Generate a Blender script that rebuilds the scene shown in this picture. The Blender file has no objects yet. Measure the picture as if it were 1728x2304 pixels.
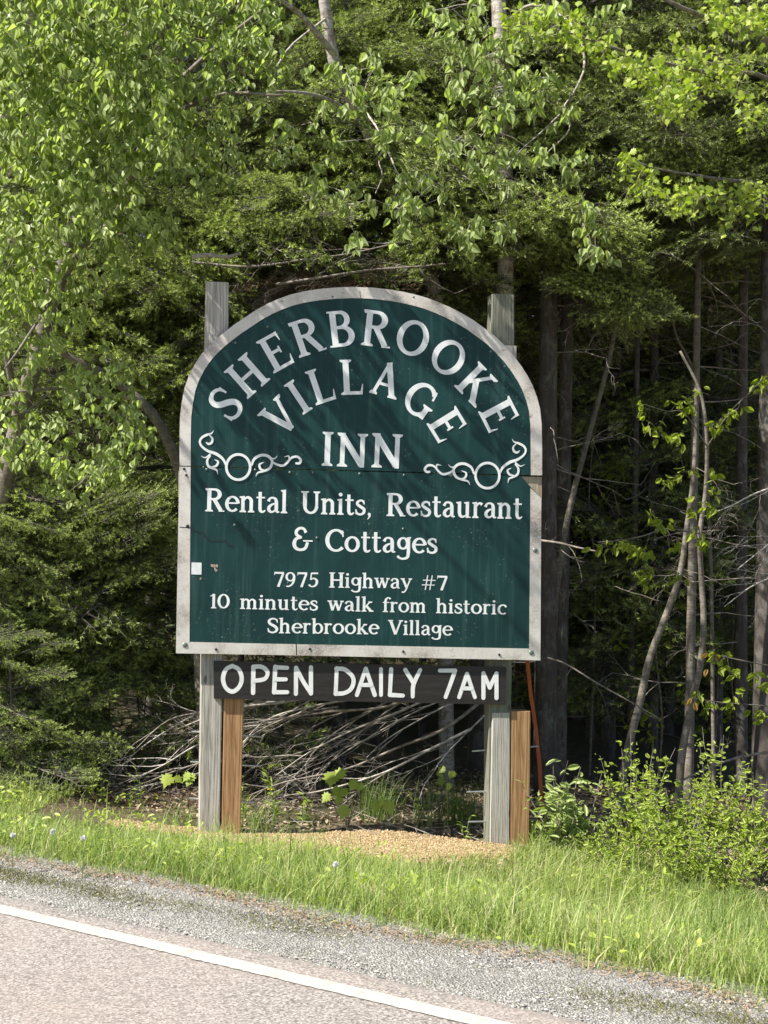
import bpy, math, random
import numpy as np
from mathutils import Vector, Matrix
R = math.radians
rnd = random.Random(7)
rg = np.random.default_rng(11)
sc = bpy.context.scene
COL = sc.collection

# ------------------------------------------------------------------ camera
FPX, PITCH, ROLL = 3300.0, R(1.53), R(0.97)
CAM = Vector((0, 0, 1.6))
cd = bpy.data.cameras.new('camera'); cam = bpy.data.objects.new('camera', cd); COL.objects.link(cam)
fwd = Vector((0, math.cos(PITCH), math.sin(PITCH)))
up0 = Vector((0, -math.sin(PITCH), math.cos(PITCH))); rt0 = Vector((1, 0, 0))
cr = rt0 * math.cos(ROLL) + up0 * math.sin(ROLL)
cu = up0 * math.cos(ROLL) - rt0 * math.sin(ROLL)
m = Matrix((cr, cu, -fwd)).transposed().to_4x4(); m.translation = CAM
cam.matrix_world = m
cd.sensor_fit = 'HORIZONTAL'; cd.sensor_width = 24; cd.lens = 24 * FPX / 1728
cd.clip_start = 0.1; cd.clip_end = 500
sc.camera = cam

# ------------------------------------------------------------------ light
SUN_EL, SUND = R(50), Vector((.58, .305, -.757)).normalized()
w = bpy.data.worlds.new('World'); sc.world = w; w.use_nodes = True
nt = w.node_tree
sky = nt.nodes.new('ShaderNodeTexSky'); sky.sky_type = 'NISHITA'; sky.sun_disc = False
sky.sun_elevation = math.asin(-SUND.z); sky.sun_rotation = math.atan2(-SUND.x, -SUND.y)
bg = nt.nodes['Background']; bg.inputs[1].default_value = 0.075
nt.links.new(sky.outputs[0], bg.inputs[0])
ld = bpy.data.lights.new('sun', 'SUN'); ld.energy = 5.0; ld.angle = R(0.55); ld.color = (1, .95, .86)
sun = bpy.data.objects.new('sun', ld); COL.objects.link(sun); sun.location = (-6, -4, 12)
sun.rotation_euler = SUND.to_track_quat('-Z', 'Y').to_euler()
vs = sc.view_settings; vs.view_transform = 'Standard'; vs.look = 'None'; vs.gamma = 1; vs.use_curve_mapping = False
vs.exposure = 0.94
try:
    sc.cycles.max_bounces = 6; sc.cycles.diffuse_bounces = 3; sc.cycles.transmission_bounces = 4
    sc.cycles.transparent_max_bounces = 4; sc.cycles.use_denoising = True
except Exception: pass

# ------------------------------------------------------------------ pixel -> place
def ray(px, py):
    d = fwd * FPX + cr * (px - 864) - cu * (py - 1152)
    return d / d.y
def at(px, py, Y): return CAM + ray(px, py) * Y
SN = Vector((.566, .824, 0)); ST = Vector((-.824, .566, 0))      # across / along the road
def sm(a, b, x):
    t = min(1, max(0, (x - a) / (b - a))); return t * t * (3 - 2 * t)
def smn(a, b, x):
    t = np.clip((x - a) / (b - a), 0, 1); return t * t * (3 - 2 * t)
def G(x, y):
    s = .566 * x + .824 * y
    z = -.02 - .40 * smn(5.1, 7.9, s) + .045 * np.maximum(0, s - 12.5) * smn(12, 16, s)
    z = z - .068 * np.clip(x + .1, -4, 3) * smn(5.5, 7.9, s)
    z = z + .03 * np.sin(1.7 * x + .6 * y) * np.sin(1.3 * y - .4 * x) * smn(5.3, 6.5, s)
    z = z + .015 * np.sin(5.1 * x + 1.6) * np.sin(4.3 * y) * smn(5.3, 6.5, s)
    return z
def Gf(x, y): return float(G(np.float64(x), np.float64(y)))
def onground(px, py, lift=0):
    d = ray(px, py); lo, hi = 2.0, 60.0
    for k in range(50):
        mid = (lo + hi) / 2; p = CAM + d * mid
        if p.z > Gf(p.x, p.y) + lift: lo = mid
        else: hi = mid
    p = CAM + d * lo; p.z = Gf(p.x, p.y); return p
def base(px, Y):
    p = at(px, 1500, Y); return Vector((p.x, p.y, Gf(p.x, p.y)))

# ------------------------------------------------------------------ materials
def nmat(name):
    mt = bpy.data.materials.new(name); mt.use_nodes = True
    n = mt.node_tree.nodes; l = mt.node_tree.links
    return mt, n, l, n['Principled BSDF']
def node(n, t, **kw):
    x = n.new(t)
    for k, v in kw.items(): setattr(x, k, v)
    return x
def coords(n, l, scale=(1, 1, 1), kind='Object', rot=(0, 0, 0)):
    tc = n.new('ShaderNodeTexCoord'); mp = n.new('ShaderNodeMapping')
    mp.inputs['Scale'].default_value = scale; mp.inputs['Rotation'].default_value = rot
    l.new(tc.outputs[kind], mp.inputs[0]); return mp.outputs[0]
def noise(n, l, vec, scale, detail=4, rough=.6, dist=0):
    x = n.new('ShaderNodeTexNoise'); x.inputs['Scale'].default_value = scale
    x.inputs['Detail'].default_value = detail; x.inputs['Roughness'].default_value = rough
    x.inputs['Distortion'].default_value = dist
    if vec is not None: l.new(vec, x.inputs['Vector'])
    return x.outputs[0]
def ramp(n, l, fac, stops, interp='LINEAR'):
    x = n.new('ShaderNodeValToRGB'); x.color_ramp.interpolation = interp
    e = x.color_ramp.elements
    while len(e) < len(stops): e.new(.5)
    for q, (p, c) in zip(e, stops):
        q.position = p; q.color = (c[0], c[1], c[2], 1) if not isinstance(c, (int, float)) else (c, c, c, 1)
    l.new(fac, x.inputs[0]); return x.outputs[0]
def mix(n, l, fac, a, b, mode='MIX'):
    x = n.new('ShaderNodeMix'); x.data_type = 'RGBA'; x.blend_type = mode
    for s, v in ((0, fac), (6, a), (7, b)):
        if isinstance(v, (int, float)): x.inputs[s].default_value = v
        elif isinstance(v, tuple): x.inputs[s].default_value = (*v[:3], 1)
        else: l.new(v, x.inputs[s])
    return x.outputs[2]
def mth(n, l, op, a, b=0.0):
    x = n.new('ShaderNodeMath'); x.operation = op
    for s, v in ((0, a), (1, b)):
        if isinstance(v, (int, float)): x.inputs[s].default_value = v
        else: l.new(v, x.inputs[s])
    return x.outputs[0]
def bump(n, l, h, strength, dist, bs):
    x = n.new('ShaderNodeBump'); x.inputs['Strength'].default_value = strength; x.inputs['Distance'].default_value = dist
    l.new(h, x.inputs['Height']); l.new(x.outputs[0], bs.inputs['Normal'])
M = {}
def leafmat(key, dark, light, trans=.45, rough=.45, third=None):
    mt, n, l, b = nmat(key)
    a = n.new('ShaderNodeAttribute'); a.attribute_name = 'tone'
    oi = n.new('ShaderNodeObjectInfo')
    f = mth(n, l, 'ADD', mth(n, l, 'MULTIPLY', a.outputs['Fac'], .75), mth(n, l, 'MULTIPLY', oi.outputs['Random'], .3))
    stops = [(0, dark), (1, light)] if third is None else [(0, dark), (.75, light), (1, third)]
    c = ramp(n, l, f, stops)
    l.new(c, b.inputs['Base Color']); b.inputs['Roughness'].default_value = rough
    b.inputs['Specular IOR Level'].default_value = .35
    if trans > 0:
        tr = n.new('ShaderNodeBsdfTranslucent'); l.new(mix(n, l, 1.0, c, (1.35, 1.5, .55), 'MULTIPLY'), tr.inputs[0])
        ms = n.new('ShaderNodeMixShader'); ms.inputs[0].default_value = trans
        l.new(b.outputs[0], ms.inputs[1]); l.new(tr.outputs[0], ms.inputs[2])
        l.new(ms.outputs[0], n['Material Output'].inputs[0])
    M[key] = mt
leafmat('birch_leaf', (.17, .22, .05), (.58, .68, .33), .46, .35)
leafmat('maple_leaf', (.20, .30, .04), (.50, .57, .11), .4)
leafmat('beech_leaf', (.2, .28, .035), (.44, .50, .08), .45)
leafmat('copper_leaf', (.35, .2, .06), (.42, .26, .08), .45)
leafmat('shrub_leaf', (.24, .33, .05), (.54, .62, .15), .42)
leafmat('grey_leaf', (.24, .32, .1), (.46, .53, .22), .32, .4)
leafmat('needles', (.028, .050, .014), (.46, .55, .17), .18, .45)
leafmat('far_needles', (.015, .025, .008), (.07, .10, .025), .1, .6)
leafmat('grass', (.075, .135, .03), (.36, .45, .13), .35, .45, (.58, .52, .32))
leafmat('tall_grass', (.11, .18, .04), (.26, .34, .10), .35, .5)
leafmat('litter', (.14, .09, .05), (.54, .42, .30), .0, .8)
leafmat('pine_straw', (.2, .13, .08), (.42, .31, .2), .0, .8)
leafmat('moss', (.08, .09, .02), (.19, .18, .05), .0, .9)

def bark(key, c1, c2, c3=None, sc_=(30, 30, 6)):
    mt, n, l, b = nmat(key)
    v = coords(n, l, sc_)
    h = noise(n, l, v, 1.0, 5, .7, .3)
    c = ramp(n, l, h, [(.3, c1), (.62, c2)])
    if c3:
        h2 = noise(n, l, coords(n, l, (7, 7, 4)), 1.4, 5, .75)
        c = mix(n, l, ramp(n, l, h2, [(.5, 0.0), (.6, 1.0)]), c, c3)
    l.new(c, b.inputs['Base Color']); b.inputs['Roughness'].default_value = .85
    bump(n, l, h, .6, .01, b); M[key] = mt
bark('spruce_bark', (.04, .033, .028), (.11, .09, .078), (.15, .145, .13))
bark('birch_bark', (.16, .13, .11), (.55, .52, .47), (.2, .15, .11), (9, 9, 60))
bark('young_bark', (.09, .075, .06), (.26, .23, .195), (.13, .11, .08), (12, 12, 50))
bark('dead_wood', (.10, .08, .068), (.34, .30, .26), None, (20, 20, 20))
bark('pale_wood', (.2, .17, .145), (.64, .59, .53), None, (20, 20, 20))
bark('rust_twig', (.12, .07, .05), (.28, .18, .12), None, (20, 20, 20))

def woodmat(key, c1, c2, c3, stain=None, rough=.8):
    mt, n, l, b = nmat(key)
    v = coords(n, l, (1, 1, .06))
    wv = n.new('ShaderNodeTexWave'); wv.wave_type = 'RINGS'; wv.rings_direction = 'Z'
    wv.inputs['Scale'].default_value = 26; wv.inputs['Distortion'].default_value = 7
    wv.inputs['Detail'].default_value = 3; wv.inputs['Detail Scale'].default_value = 1.4
    l.new(v, wv.inputs[0])
    fine = noise(n, l, coords(n, l, (220, 220, 5)), 1, 3, .6)
    c = ramp(n, l, wv.outputs[1], [(.15, c1), (.8, c2)])
    c = mix(n, l, ramp(n, l, fine, [(.38, 0.0), (.62, .75)]), c, c3)
    big = noise(n, l, coords(n, l, (6, 6, 2)), 1.5, 4, .6)
    c = mix(n, l, ramp(n, l, big, [(.45, 0.0), (.75, .5)]), c, stain or c1)
    kn = n.new('ShaderNodeTexVoronoi'); kn.inputs['Scale'].default_value = 1.0
    l.new(coords(n, l, (9, 9, 3.2)), kn.inputs[0])
    c = mix(n, l, ramp(n, l, kn.outputs[0], [(.06, .9), (.12, 0.0)]), c, tuple(x * .35 for x in c1))
    l.new(c, b.inputs['Base Color'])
    l.new(c, b.inputs['Base Color']); b.inputs['Roughness'].default_value = rough
    bump(n, l, mth(n, l, 'ADD', fine, mth(n, l, 'MULTIPLY', wv.outputs[1], .5)), .5, .003, b); M[key] = mt
woodmat('grey_post_wood', (.22, .20, .175), (.46, .43, .385), (.55, .52, .47), (.27, .26, .21))
woodmat('brown_post_wood', (.22, .105, .04), (.42, .235, .11), (.46, .28, .145), (.30, .16, .07))
woodmat('mossy_post_wood', (.10, .10, .075), (.20, .20, .155), (.27, .27, .22), (.12, .14, .08))  # branch shade on the post top put into a darker, greener wood colour
woodmat('rail_wood', (.26, .2, .13), (.42, .34, .24), (.45, .39, .3))

def sign_green():
    mt, n, l, b = nmat('green_panel')
    v = coords(n, l)
    big = noise(n, l, v, 2.2, 4, .55)
    c = ramp(n, l, big, [(.35, (.006, .035, .036)), (.65, (.0095, .050, .048))])
    streak = noise(n, l, coords(n, l, (26, 26, 1.2)), 1, 4, .6)
    c = mix(n, l, ramp(n, l, streak, [(.52, 0.0), (.8, .6)]), c, (.05, .11, .10))
    sp = noise(n, l, v, 60, 3, .6)
    sp2 = noise(n, l, v, 3.2, 2, .5)
    k = mth(n, l, 'MULTIPLY', ramp(n, l, sp, [(.64, 0.0), (.70, 1.0)]), ramp(n, l, sp2, [(.50, 0.0), (.62, .6)]))
    c = mix(n, l, k, c, (.3, .36, .33))
    l.new(c, b.inputs['Base Color'])
    l.new(ramp(n, l, noise(n, l, v, 7, 4, .6), [(.3, .36), (.7, .55)]), b.inputs['Roughness'])
    b.inputs['Specular IOR Level'].default_value = .28
    bump(n, l, noise(n, l, coords(n, l, (1, 1, .6)), 5, 2, .5), .5, .02, b); M['green'] = mt
sign_green()
def white_letter():
    mt, n, l, b = nmat('white_vinyl')
    v = coords(n, l)
    c = ramp(n, l, noise(n, l, v, 9, 5, .7), [(.3, (.72, .75, .75)), (.65, (.88, .9, .9))])
    l.new(c, b.inputs['Base Color']); b.inputs['Roughness'].default_value = .45; M['letter'] = mt
    mt, n, l, b = nmat('white_board_paint')
    c = ramp(n, l, noise(n, l, coords(n, l), 14, 5, .7), [(.3, (.7, .7, .7)), (.62, (.88, .88, .87))])
    l.new(c, b.inputs['Base Color']); b.inputs['Roughness'].default_value = .5; M['board_letter'] = mt
    mt, n, l, b = nmat('weathered_border')
    v = coords(n, l)
    big = noise(n, l, v, 4.2, 5, .65)
    c = ramp(n, l, big, [(.32, (.30, .25, .22)), (.48, (.58, .53, .48)), (.66, (.70, .67, .63))])
    sp = noise(n, l, v, 95, 4, .75)
    c = mix(n, l, ramp(n, l, sp, [(.46, 0.0), (.62, .7)]), c, (.74, .71, .66))
    br = noise(n, l, coords(n, l, (3, 3, 5)), 3.1, 5, .75)
    c = mix(n, l, ramp(n, l, br, [(.60, 0.0), (.70, .75)]), c, (.24, .17, .13))
    l.new(c, b.inputs['Base Color']); b.inputs['Roughness'].default_value = .7
    bump(n, l, sp, .4, .003, b); M['border'] = mt
    mt, n, l, b = nmat('black_board')
    c = ramp(n, l, noise(n, l, coords(n, l, (3, 3, 40)), 1.5, 5, .7), [(.35, (.012, .010, .010)), (.7, (.034, .027, .026))])
    l.new(c, b.inputs['Base Color']); b.inputs['Roughness'].default_value = .55; M['board'] = mt
white_letter()
def plain(key, col, rough=.6, metal=0):
    mt, n, l, b = nmat(key)
    c = ramp(n, l, noise(n, l, coords(n, l), 30, 3, .6), [(.3, tuple(x * .8 for x in col)), (.7, tuple(min(1, x * 1.1) for x in col))])
    l.new(c, b.inputs['Base Color']); b.inputs['Roughness'].default_value = rough; b.inputs['Metallic'].default_value = metal
    M[key] = mt
plain('steel', (.55, .58, .6), .4, .8)
plain('washer', (.22, .26, .24), .5, .5)
plain('dark', (.012, .014, .013), .7)
plain('sticker', (.8, .82, .82), .5)
plain('peel', (.42, .32, .24), .8)
plain('orange', (.50, .11, .03), .7)
plain('white_fluff', (.8, .8, .78), .9)
plain('yellow', (.8, .6, .02), .6)
plain('stem_green', (.12, .19, .05), .6)
plain('stone_grey', (.36, .36, .35), .8)

def ground_mats():
    mt, n, l, b = nmat('asphalt'); v = coords(n, l)
    a = noise(n, l, v, 95, 6, .85); g2 = noise(n, l, v, 1.1, 4, .6)
    vo = n.new('ShaderNodeTexVoronoi'); vo.inputs['Scale'].default_value = 105; l.new(v, vo.inputs[0])
    c = ramp(n, l, vo.outputs[1], [(.1, (.17, .155, .14)), (.45, (.35, .31, .28)), (.9, (.56, .51, .465))])
    c = mix(n, l, ramp(n, l, a, [(.42, .85), (.5, 0.0)]), c, (.06, .055, .05))
    c = mix(n, l, ramp(n, l, g2, [(.35, 0.0), (.7, .35)]), c, (.42, .33, .28))
    l.new(c, b.inputs['Base Color']); b.inputs['Roughness'].default_value = .9
    bump(n, l, a, .7, .006, b); M['asphalt'] = mt
    mt, n, l, b = nmat('line_paint'); v = coords(n, l)
    a = noise(n, l, v, 110, 3, .7); g3 = noise(n, l, v, 9, 5, .75)
    c = ramp(n, l, a, [(.3, (.26, .245, .22)), (.48, (.50, .48, .435))])
    c = mix(n, l, ramp(n, l, g3, [(.52, 0.0), (.64, .85)]), c, (.38, .34, .30))
    l.new(c, b.inputs['Base Color']); b.inputs['Roughness'].default_value = .7
    bump(n, l, a, .4, .004, b); M['line'] = mt
    mt, n, l, b = nmat('shoulder_gravel'); v = coords(n, l)
    vo = n.new('ShaderNodeTexVoronoi'); vo.inputs['Scale'].default_value = 105; l.new(v, vo.inputs[0])
    c = ramp(n, l, vo.outputs[1], [(.1, (.16, .15, .135)), (.5, (.38, .36, .325)), (.9, (.56, .535, .49))])
    gr = noise(n, l, v, 2.3, 5, .7)
    c = mix(n, l, ramp(n, l, gr, [(.52, 0.0), (.66, .35)]), c, (.2, .2, .09))
    c = mix(n, l, ramp(n, l, noise(n, l, v, 240, 2, .6), [(.4, .6), (.6, 0.0)]), c, (.1, .1, .1))
    l.new(c, b.inputs['Base Color']); b.inputs['Roughness'].default_value = .9
    bump(n, l, vo.outputs[0], .9, .012, b); M['gravel'] = mt
    mt, n, l, b = nmat('soil'); v = coords(n, l)
    a = noise(n, l, v, 24, 6, .75); a2 = noise(n, l, v, 1.2, 4, .6)
    c = ramp(n, l, a, [(.3, (.04, .03, .02)), (.55, (.16, .11, .07)), (.7, (.3, .22, .15))])
    c = mix(n, l, ramp(n, l, a2, [(.4, 0.0), (.6, .6)]), c, (.07, .09, .025))
    l.new(c, b.inputs['Base Color']); b.inputs['Roughness'].default_value = .95
    bump(n, l, a, .8, .03, b); M['soil'] = mt
    mt, n, l, b = nmat('yellow_gravel'); v = coords(n, l)
    oi = n.new('ShaderNodeAttribute'); oi.attribute_name = 'tone'
    vo = n.new('ShaderNodeTexVoronoi'); vo.inputs['Scale'].default_value = 90; l.new(v, vo.inputs[0])
    f = mth(n, l, 'ADD', mth(n, l, 'MULTIPLY', oi.outputs['Fac'], .7), mth(n, l, 'MULTIPLY', vo.outputs[1], .3))
    c = ramp(n, l, f, [(0, (.17, .11, .055)), (.5, (.36, .26, .13)), (1, (.52, .42, .26))])
    l.new(c, b.inputs['Base Color']); b.inputs['Roughness'].default_value = .8; M['yellow_gravel'] = mt
    mt, n, l, b = nmat('grey_stones')
    oi = n.new('ShaderNodeAttribute'); oi.attribute_name = 'tone'
    c = ramp(n, l, oi.outputs['Fac'], [(0, (.16, .15, .135)), (.6, (.40, .38, .34)), (1, (.62, .59, .54))])
    l.new(c, b.inputs['Base Color']); b.inputs['Roughness'].default_value = .85; M['stones'] = mt
ground_mats()

# ------------------------------------------------------------------ object helpers
def tag(o, label=None, cat=None, group=None, kind=None):
    if label: o['label'] = label
    if cat: o['category'] = cat
    if group: o['group'] = group
    if kind: o['kind'] = kind
    return o
def thing(name, label, cat, loc=(0, 0, 0), group=None):
    o = bpy.data.objects.new(name, None); COL.objects.link(o); o.location = loc
    o.empty_display_size = .1
    return tag(o, label, cat, group)
def npmesh(name, V, F, mat=None, tone=None, smooth=False):
    """V (n,3); F array (m,k) or list of such arrays."""
    Fs = F if isinstance(F, list) else [F]
    Fs = [np.asarray(f, dtype=np.int64) for f in Fs if len(f)]
    me = bpy.data.meshes.new(name); V = np.asarray(V, dtype=np.float32)
    me.vertices.add(len(V)); me.vertices.foreach_set('co', V.ravel())
    nl = sum(f.size for f in Fs); npoly = sum(len(f) for f in Fs)
    me.loops.add(nl); me.polygons.add(npoly)
    me.loops.foreach_set('vertex_index', np.concatenate([f.ravel() for f in Fs]).astype(np.int32))
    tot = np.concatenate([np.full(len(f), f.shape[1]) for f in Fs])
    me.polygons.foreach_set('loop_start', (np.cumsum(tot) - tot).astype(np.int32))
    if tone is not None:
        a = me.attributes.new('tone', 'FLOAT', 'POINT'); a.data.foreach_set('value', np.asarray(tone, dtype=np.float32))
    if mat: me.materials.append(M[mat])
    me.update(calc_edges=True)
    me.polygons.foreach_set('use_smooth', np.full(npoly, bool(smooth)))
    return me
def link(name, me, parent=None, mw=None):
    o = bpy.data.objects.new(name, me); COL.objects.link(o)
    if parent is not None:
        o.parent = parent
        if mw is None: mw = Matrix.Identity(4)
        pw = Matrix.Translation(parent.location) if parent.parent is None else Matrix.Translation(parent.parent.location) @ parent.matrix_basis
        # parents are plain translated empties or untransformed meshes
        o.matrix_local = pw.inverted() @ mw
    elif mw is not None: o.matrix_world = mw
    return o
class MB:
    def __init__(s): s.V = []; s.Q = []; s.T = []; s.tone = []; s.n = 0
    def add(s, V, F, tone=0.5):
        V = np.asarray(V, dtype=float); F = np.asarray(F, dtype=np.int64)
        if len(F):
            (s.Q if F.shape[1] == 4 else s.T).append(F + s.n)
        s.V.append(V); s.n += len(V)
        s.tone.append(np.full(len(V), tone) if np.isscalar(tone) else np.asarray(tone))
    def box(s, fn, x0, x1, y0, y1, z0, z1):
        P = [(x, y, z) for z in (z0, z1) for y in (y0, y1) for x in (x0, x1)]
        s.add([fn(*p) for p in P], [(0, 1, 3, 2), (4, 6, 7, 5), (0, 4, 5, 1), (2, 3, 7, 6), (0, 2, 6, 4), (1, 5, 7, 3)])
    def tube(s, P, Rr, n=5, tone=.5, cap=True):
        P = np.asarray([tuple(p) for p in P], float); k = len(P)
        Rr = np.full(k, Rr) if np.isscalar(Rr) else np.asarray(Rr, float)
        d = np.gradient(P, axis=0); d /= np.linalg.norm(d, axis=1)[:, None] + 1e-9
        ref = np.array([.13, .31, .94]); 
        if abs(d[0] @ ref) > .9: ref = np.array([1., .1, .05])
        u = np.cross(d, ref); u /= np.linalg.norm(u, axis=1)[:, None] + 1e-9
        v = np.cross(d, u)
        a = np.arange(n) / n * 2 * math.pi
        V = (P[:, None] + Rr[:, None, None] * (np.cos(a)[None, :, None] * u[:, None] + np.sin(a)[None, :, None] * v[:, None])).reshape(-1, 3)
        i = np.arange(k - 1)[:, None] * n; j = np.arange(n)[None]; j2 = (j + 1) % n
        F = np.stack([i + j, i + j2, i + n + j2, i + n + j], -1).reshape(-1, 4)
        s.add(V, F, tone)
        if cap and n >= 4 and Rr[-1] > .004:
            s.T.append(np.array([(s.n - n, s.n - n + q, s.n - n + q + 1) for q in range(1, n - 1)]))
    def mesh(s, name, mat, smooth=False, origin=None):
        V = np.concatenate(s.V)
        if origin is not None: V = V - np.array(origin)[None]
        F = []
        if s.Q: F.append(np.concatenate(s.Q))
        if s.T: F.append(np.concatenate(s.T))
        return npmesh(name, V, F, mat, np.concatenate(s.tone), smooth)
    def obj(s, name, mat, parent=None, smooth=False, **kw):
        o = link(name, s.mesh(name, mat, smooth), parent); tag(o, **kw); return o
def frames(D, N):
    """rows: x = direction, z ~ normal"""
    D = D / (np.linalg.norm(D, axis=1)[:, None] + 1e-9)
    Y = np.cross(N, D); Y /= np.linalg.norm(Y, axis=1)[:, None] + 1e-9
    Z = np.cross(D, Y)
    return np.stack([D, Y, Z], 1)      # (n,3,3)
def batch(tmplV, tmplF, P, D, N, S, tone):
    """copies of a template placed at P"""
    Fm = frames(D, N); n = len(P); k = len(tmplV)
    V = np.einsum('kj,njc->nkc', tmplV, Fm) * np.asarray(S)[:, None, None] + P[:, None]
    F = (tmplF[None] + (np.arange(n) * k)[:, None, None]).reshape(-1, tmplF.shape[1])
    return V.reshape(-1, 3), F, np.repeat(tone, k)
def rv(n): 
    v = rg.normal(size=(n, 3)); return v / np.linalg.norm(v, axis=1)[:, None]

# leaf templates, unit length along +x
def leaf_t(pts, fold=.12, droop=.12):
    """pts: half outline (x, halfwidth), first and last width 0"""
    V = []; F = []
    for x, h in pts: V.append((x, 0, -droop * x * x))
    k = len(pts); idx = {}
    for sgn in (1, -1):
        for i in range(1, k - 1):
            x, h = pts[i]; idx[(sgn, i)] = len(V); V.append((x, sgn * h, h * fold * 2 - droop * x * x))
    for sgn in (1, -1):
        F.append((0, 1, idx[(sgn, 1)])); 
        for i in range(1, k - 2):
            F.append((i, i + 1, idx[(sgn, i + 1)])); F.append((i, idx[(sgn, i + 1)], idx[(sgn, i)]))
        F.append((k - 2, k - 1, idx[(sgn, k - 2)]))
    return np.array(V), np.array(F)
BIRCH = leaf_t([(0, 0), (.14, .30), (.34, .38), (.62, .25), (1, 0)])
BEECH = leaf_t([(0, 0), (.2, .18), (.5, .27), (.8, .15), (1, 0)], .15, .25)
OVAL = leaf_t([(0, 0), (.25, .19), (.6, .22), (.88, .12), (1, 0)], .15, .1)
LANCE = leaf_t([(0, 0), (.3, .10), (.6, .09), (1, 0)], .2, .3)
def maple_t():
    o = [(0, 0), (-.05, .22), (.12, .2), (.1, .46), (.3, .33), (.42, .5), (.5, .28), (.62, .3), (.68, .14), (1, 0)]
    V = [(.28, 0, 0)] + [(x, y, -.25 * y * y - .1 * x) for x, y in o] + [(x, -y, -.25 * y * y - .1 * x) for x, y in o[1:-1]]
    k = len(o); F = [(0, i, i + 1) for i in range(1, k)]
    r = [1] + list(range(k + 1, k + 1 + k - 2)) + [k]
    F += [(0, r[i + 1], r[i]) for i in range(len(r) - 1)]
    return np.array(V), np.array(F)
MAPLE = maple_t()

# ================================================================== GROUND
def sheet(name, s0, s1, t0, t1, ds, dt, zf, mat, **kw):
    S = np.linspace(s0, s1, max(2, int((s1 - s0) / ds) + 1)); T = np.linspace(t0, t1, max(2, int((t1 - t0) / dt) + 1))
    ss, tt = np.meshgrid(S, T, indexing='ij')
    x = .566 * ss - .824 * tt; y = .824 * ss + .566 * tt
    V = np.stack([x, y, zf(x, y, ss, tt)], -1).reshape(-1, 3)
    a, b = len(S), len(T); i = np.arange(a - 1)[:, None] * b; j = np.arange(b - 1)[None]
    F = np.stack([i + j, i + b + j, i + b + j + 1, i + j + 1], -1).reshape(-1, 4)
    o = link(name, npmesh(name, V, F, mat, smooth=True)); tag(o, **kw); return o
Sg = np.unique(np.concatenate([np.linspace(-60, 4, 9), np.linspace(4, 14, 90), np.linspace(14, 160, 40)]))
Tg = np.unique(np.concatenate([np.linspace(-120, -8, 20), np.linspace(-8, 14, 130), np.linspace(14, 160, 25)]))
ss, tt = np.meshgrid(Sg, Tg, indexing='ij'); x = .566 * ss - .824 * tt; y = .824 * ss + .566 * tt
gz = G(x, y); gz = np.where(ss > 30, np.minimum(gz, .9 + 0 * gz), gz) - np.where(ss < 5.0, .03, 0)
i = np.arange(len(Sg) - 1)[:, None] * len(Tg); j = np.arange(len(Tg) - 1)[None]
F = np.stack([i + j, i + len(Tg) + j, i + len(Tg) + j + 1, i + j + 1], -1).reshape(-1, 4)
tag(link('ground', npmesh('ground', np.stack([x, y, gz], -1).reshape(-1, 3), F, 'soil', smooth=True)), kind='structure')
road = sheet('road', -8, 4.64, -60, 80, .04, 3, lambda x, y, s, t: 0 * x - .02 * np.clip((s - 4.56) / .08, 0, 1), 'asphalt', kind='structure')
# edge line, slightly ragged edges
tl = np.arange(-8, 14, .02)
e0 = 4.356 + .018 * (np.clip(tl, -2, 6) - 5) + rg.normal(0, .0022, len(tl)); e1 = 4.456 + .018 * (np.clip(tl, -2, 6) - 5) + rg.normal(0, .0022, len(tl))
P = np.concatenate([np.stack([.566 * e - .824 * tl, .824 * e + .566 * tl, np.full(len(tl), .004)], -1) for e in (e0, e1)])
k = len(tl); ii = np.arange(k - 1)
Fq = np.stack([ii, ii + k, ii + k + 1, ii + 1], -1)
ol = link('edge_line', npmesh('edge_line', P, Fq, 'line'), road); ol['label'] = 'solid white painted edge line'
shl = sheet('gravel_shoulder', 4.6, 5.5, -8, 14, .03, .04,
      lambda x, y, s, t: -.012 + .006 * np.sin(7 * t) * np.sin(9 * s + t) - .03 * np.clip((s - 5.15) / .35, 0, 1) ** 2 - .01 * np.clip((4.7 - s) / .1, 0, 1), 'gravel', kind='structure')
def octa(P, S, tone, name, mat, label=None, flat=.6):
    t = np.array([(1, 0, 0), (0, 1, 0), (-1, 0, 0), (0, -1, 0), (0, 0, 1), (0, 0, -1.)])
    f = np.array([(0, 1, 4), (1, 2, 4), (2, 3, 4), (3, 0, 4), (1, 0, 5), (2, 1, 5), (3, 2, 5), (0, 3, 5)])
    n = len(P); k = 6
    J = 1 + rg.uniform(-.35, .35, (n, k, 3)); a = rg.uniform(0, 6.28, n)
    V = t[None] * J * np.asarray(S)[:, None, None]; V[:, :, 2] *= flat
    c, s = np.cos(a)[:, None], np.sin(a)[:, None]
    V = np.stack([V[..., 0] * c - V[..., 1] * s, V[..., 0] * s + V[..., 1] * c, V[..., 2]], -1) + P[:, None]
    Fm = (f[None] + (np.arange(n) * k)[:, None, None]).reshape(-1, 3)
    o = link(name, npmesh(name, V.reshape(-1, 3), Fm, mat, np.repeat(tone, k))); o['kind'] = 'stuff'
    if label: o['label'] = label
    return o
n = 26000
s_ = rg.uniform(4.52, 5.42, n); t_ = rg.uniform(-3.4, 7, n)
keep = rg.random(n) < smn(4.5, 4.7, s_) * .85 + .15; s_, t_ = s_[keep], t_[keep]
x = .566 * s_ - .824 * t_; y = .824 * s_ + .566 * t_
octa(np.stack([x, y, -.013 - .02 * np.clip((s_ - 5.15) / .35, 0, 1)], -1), rg.gamma(2.2, .0012, len(x)) + .002, rg.random(len(x)), 'shoulder_stones', 'stones', 'loose grey crushed stone on the road shoulder')
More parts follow.
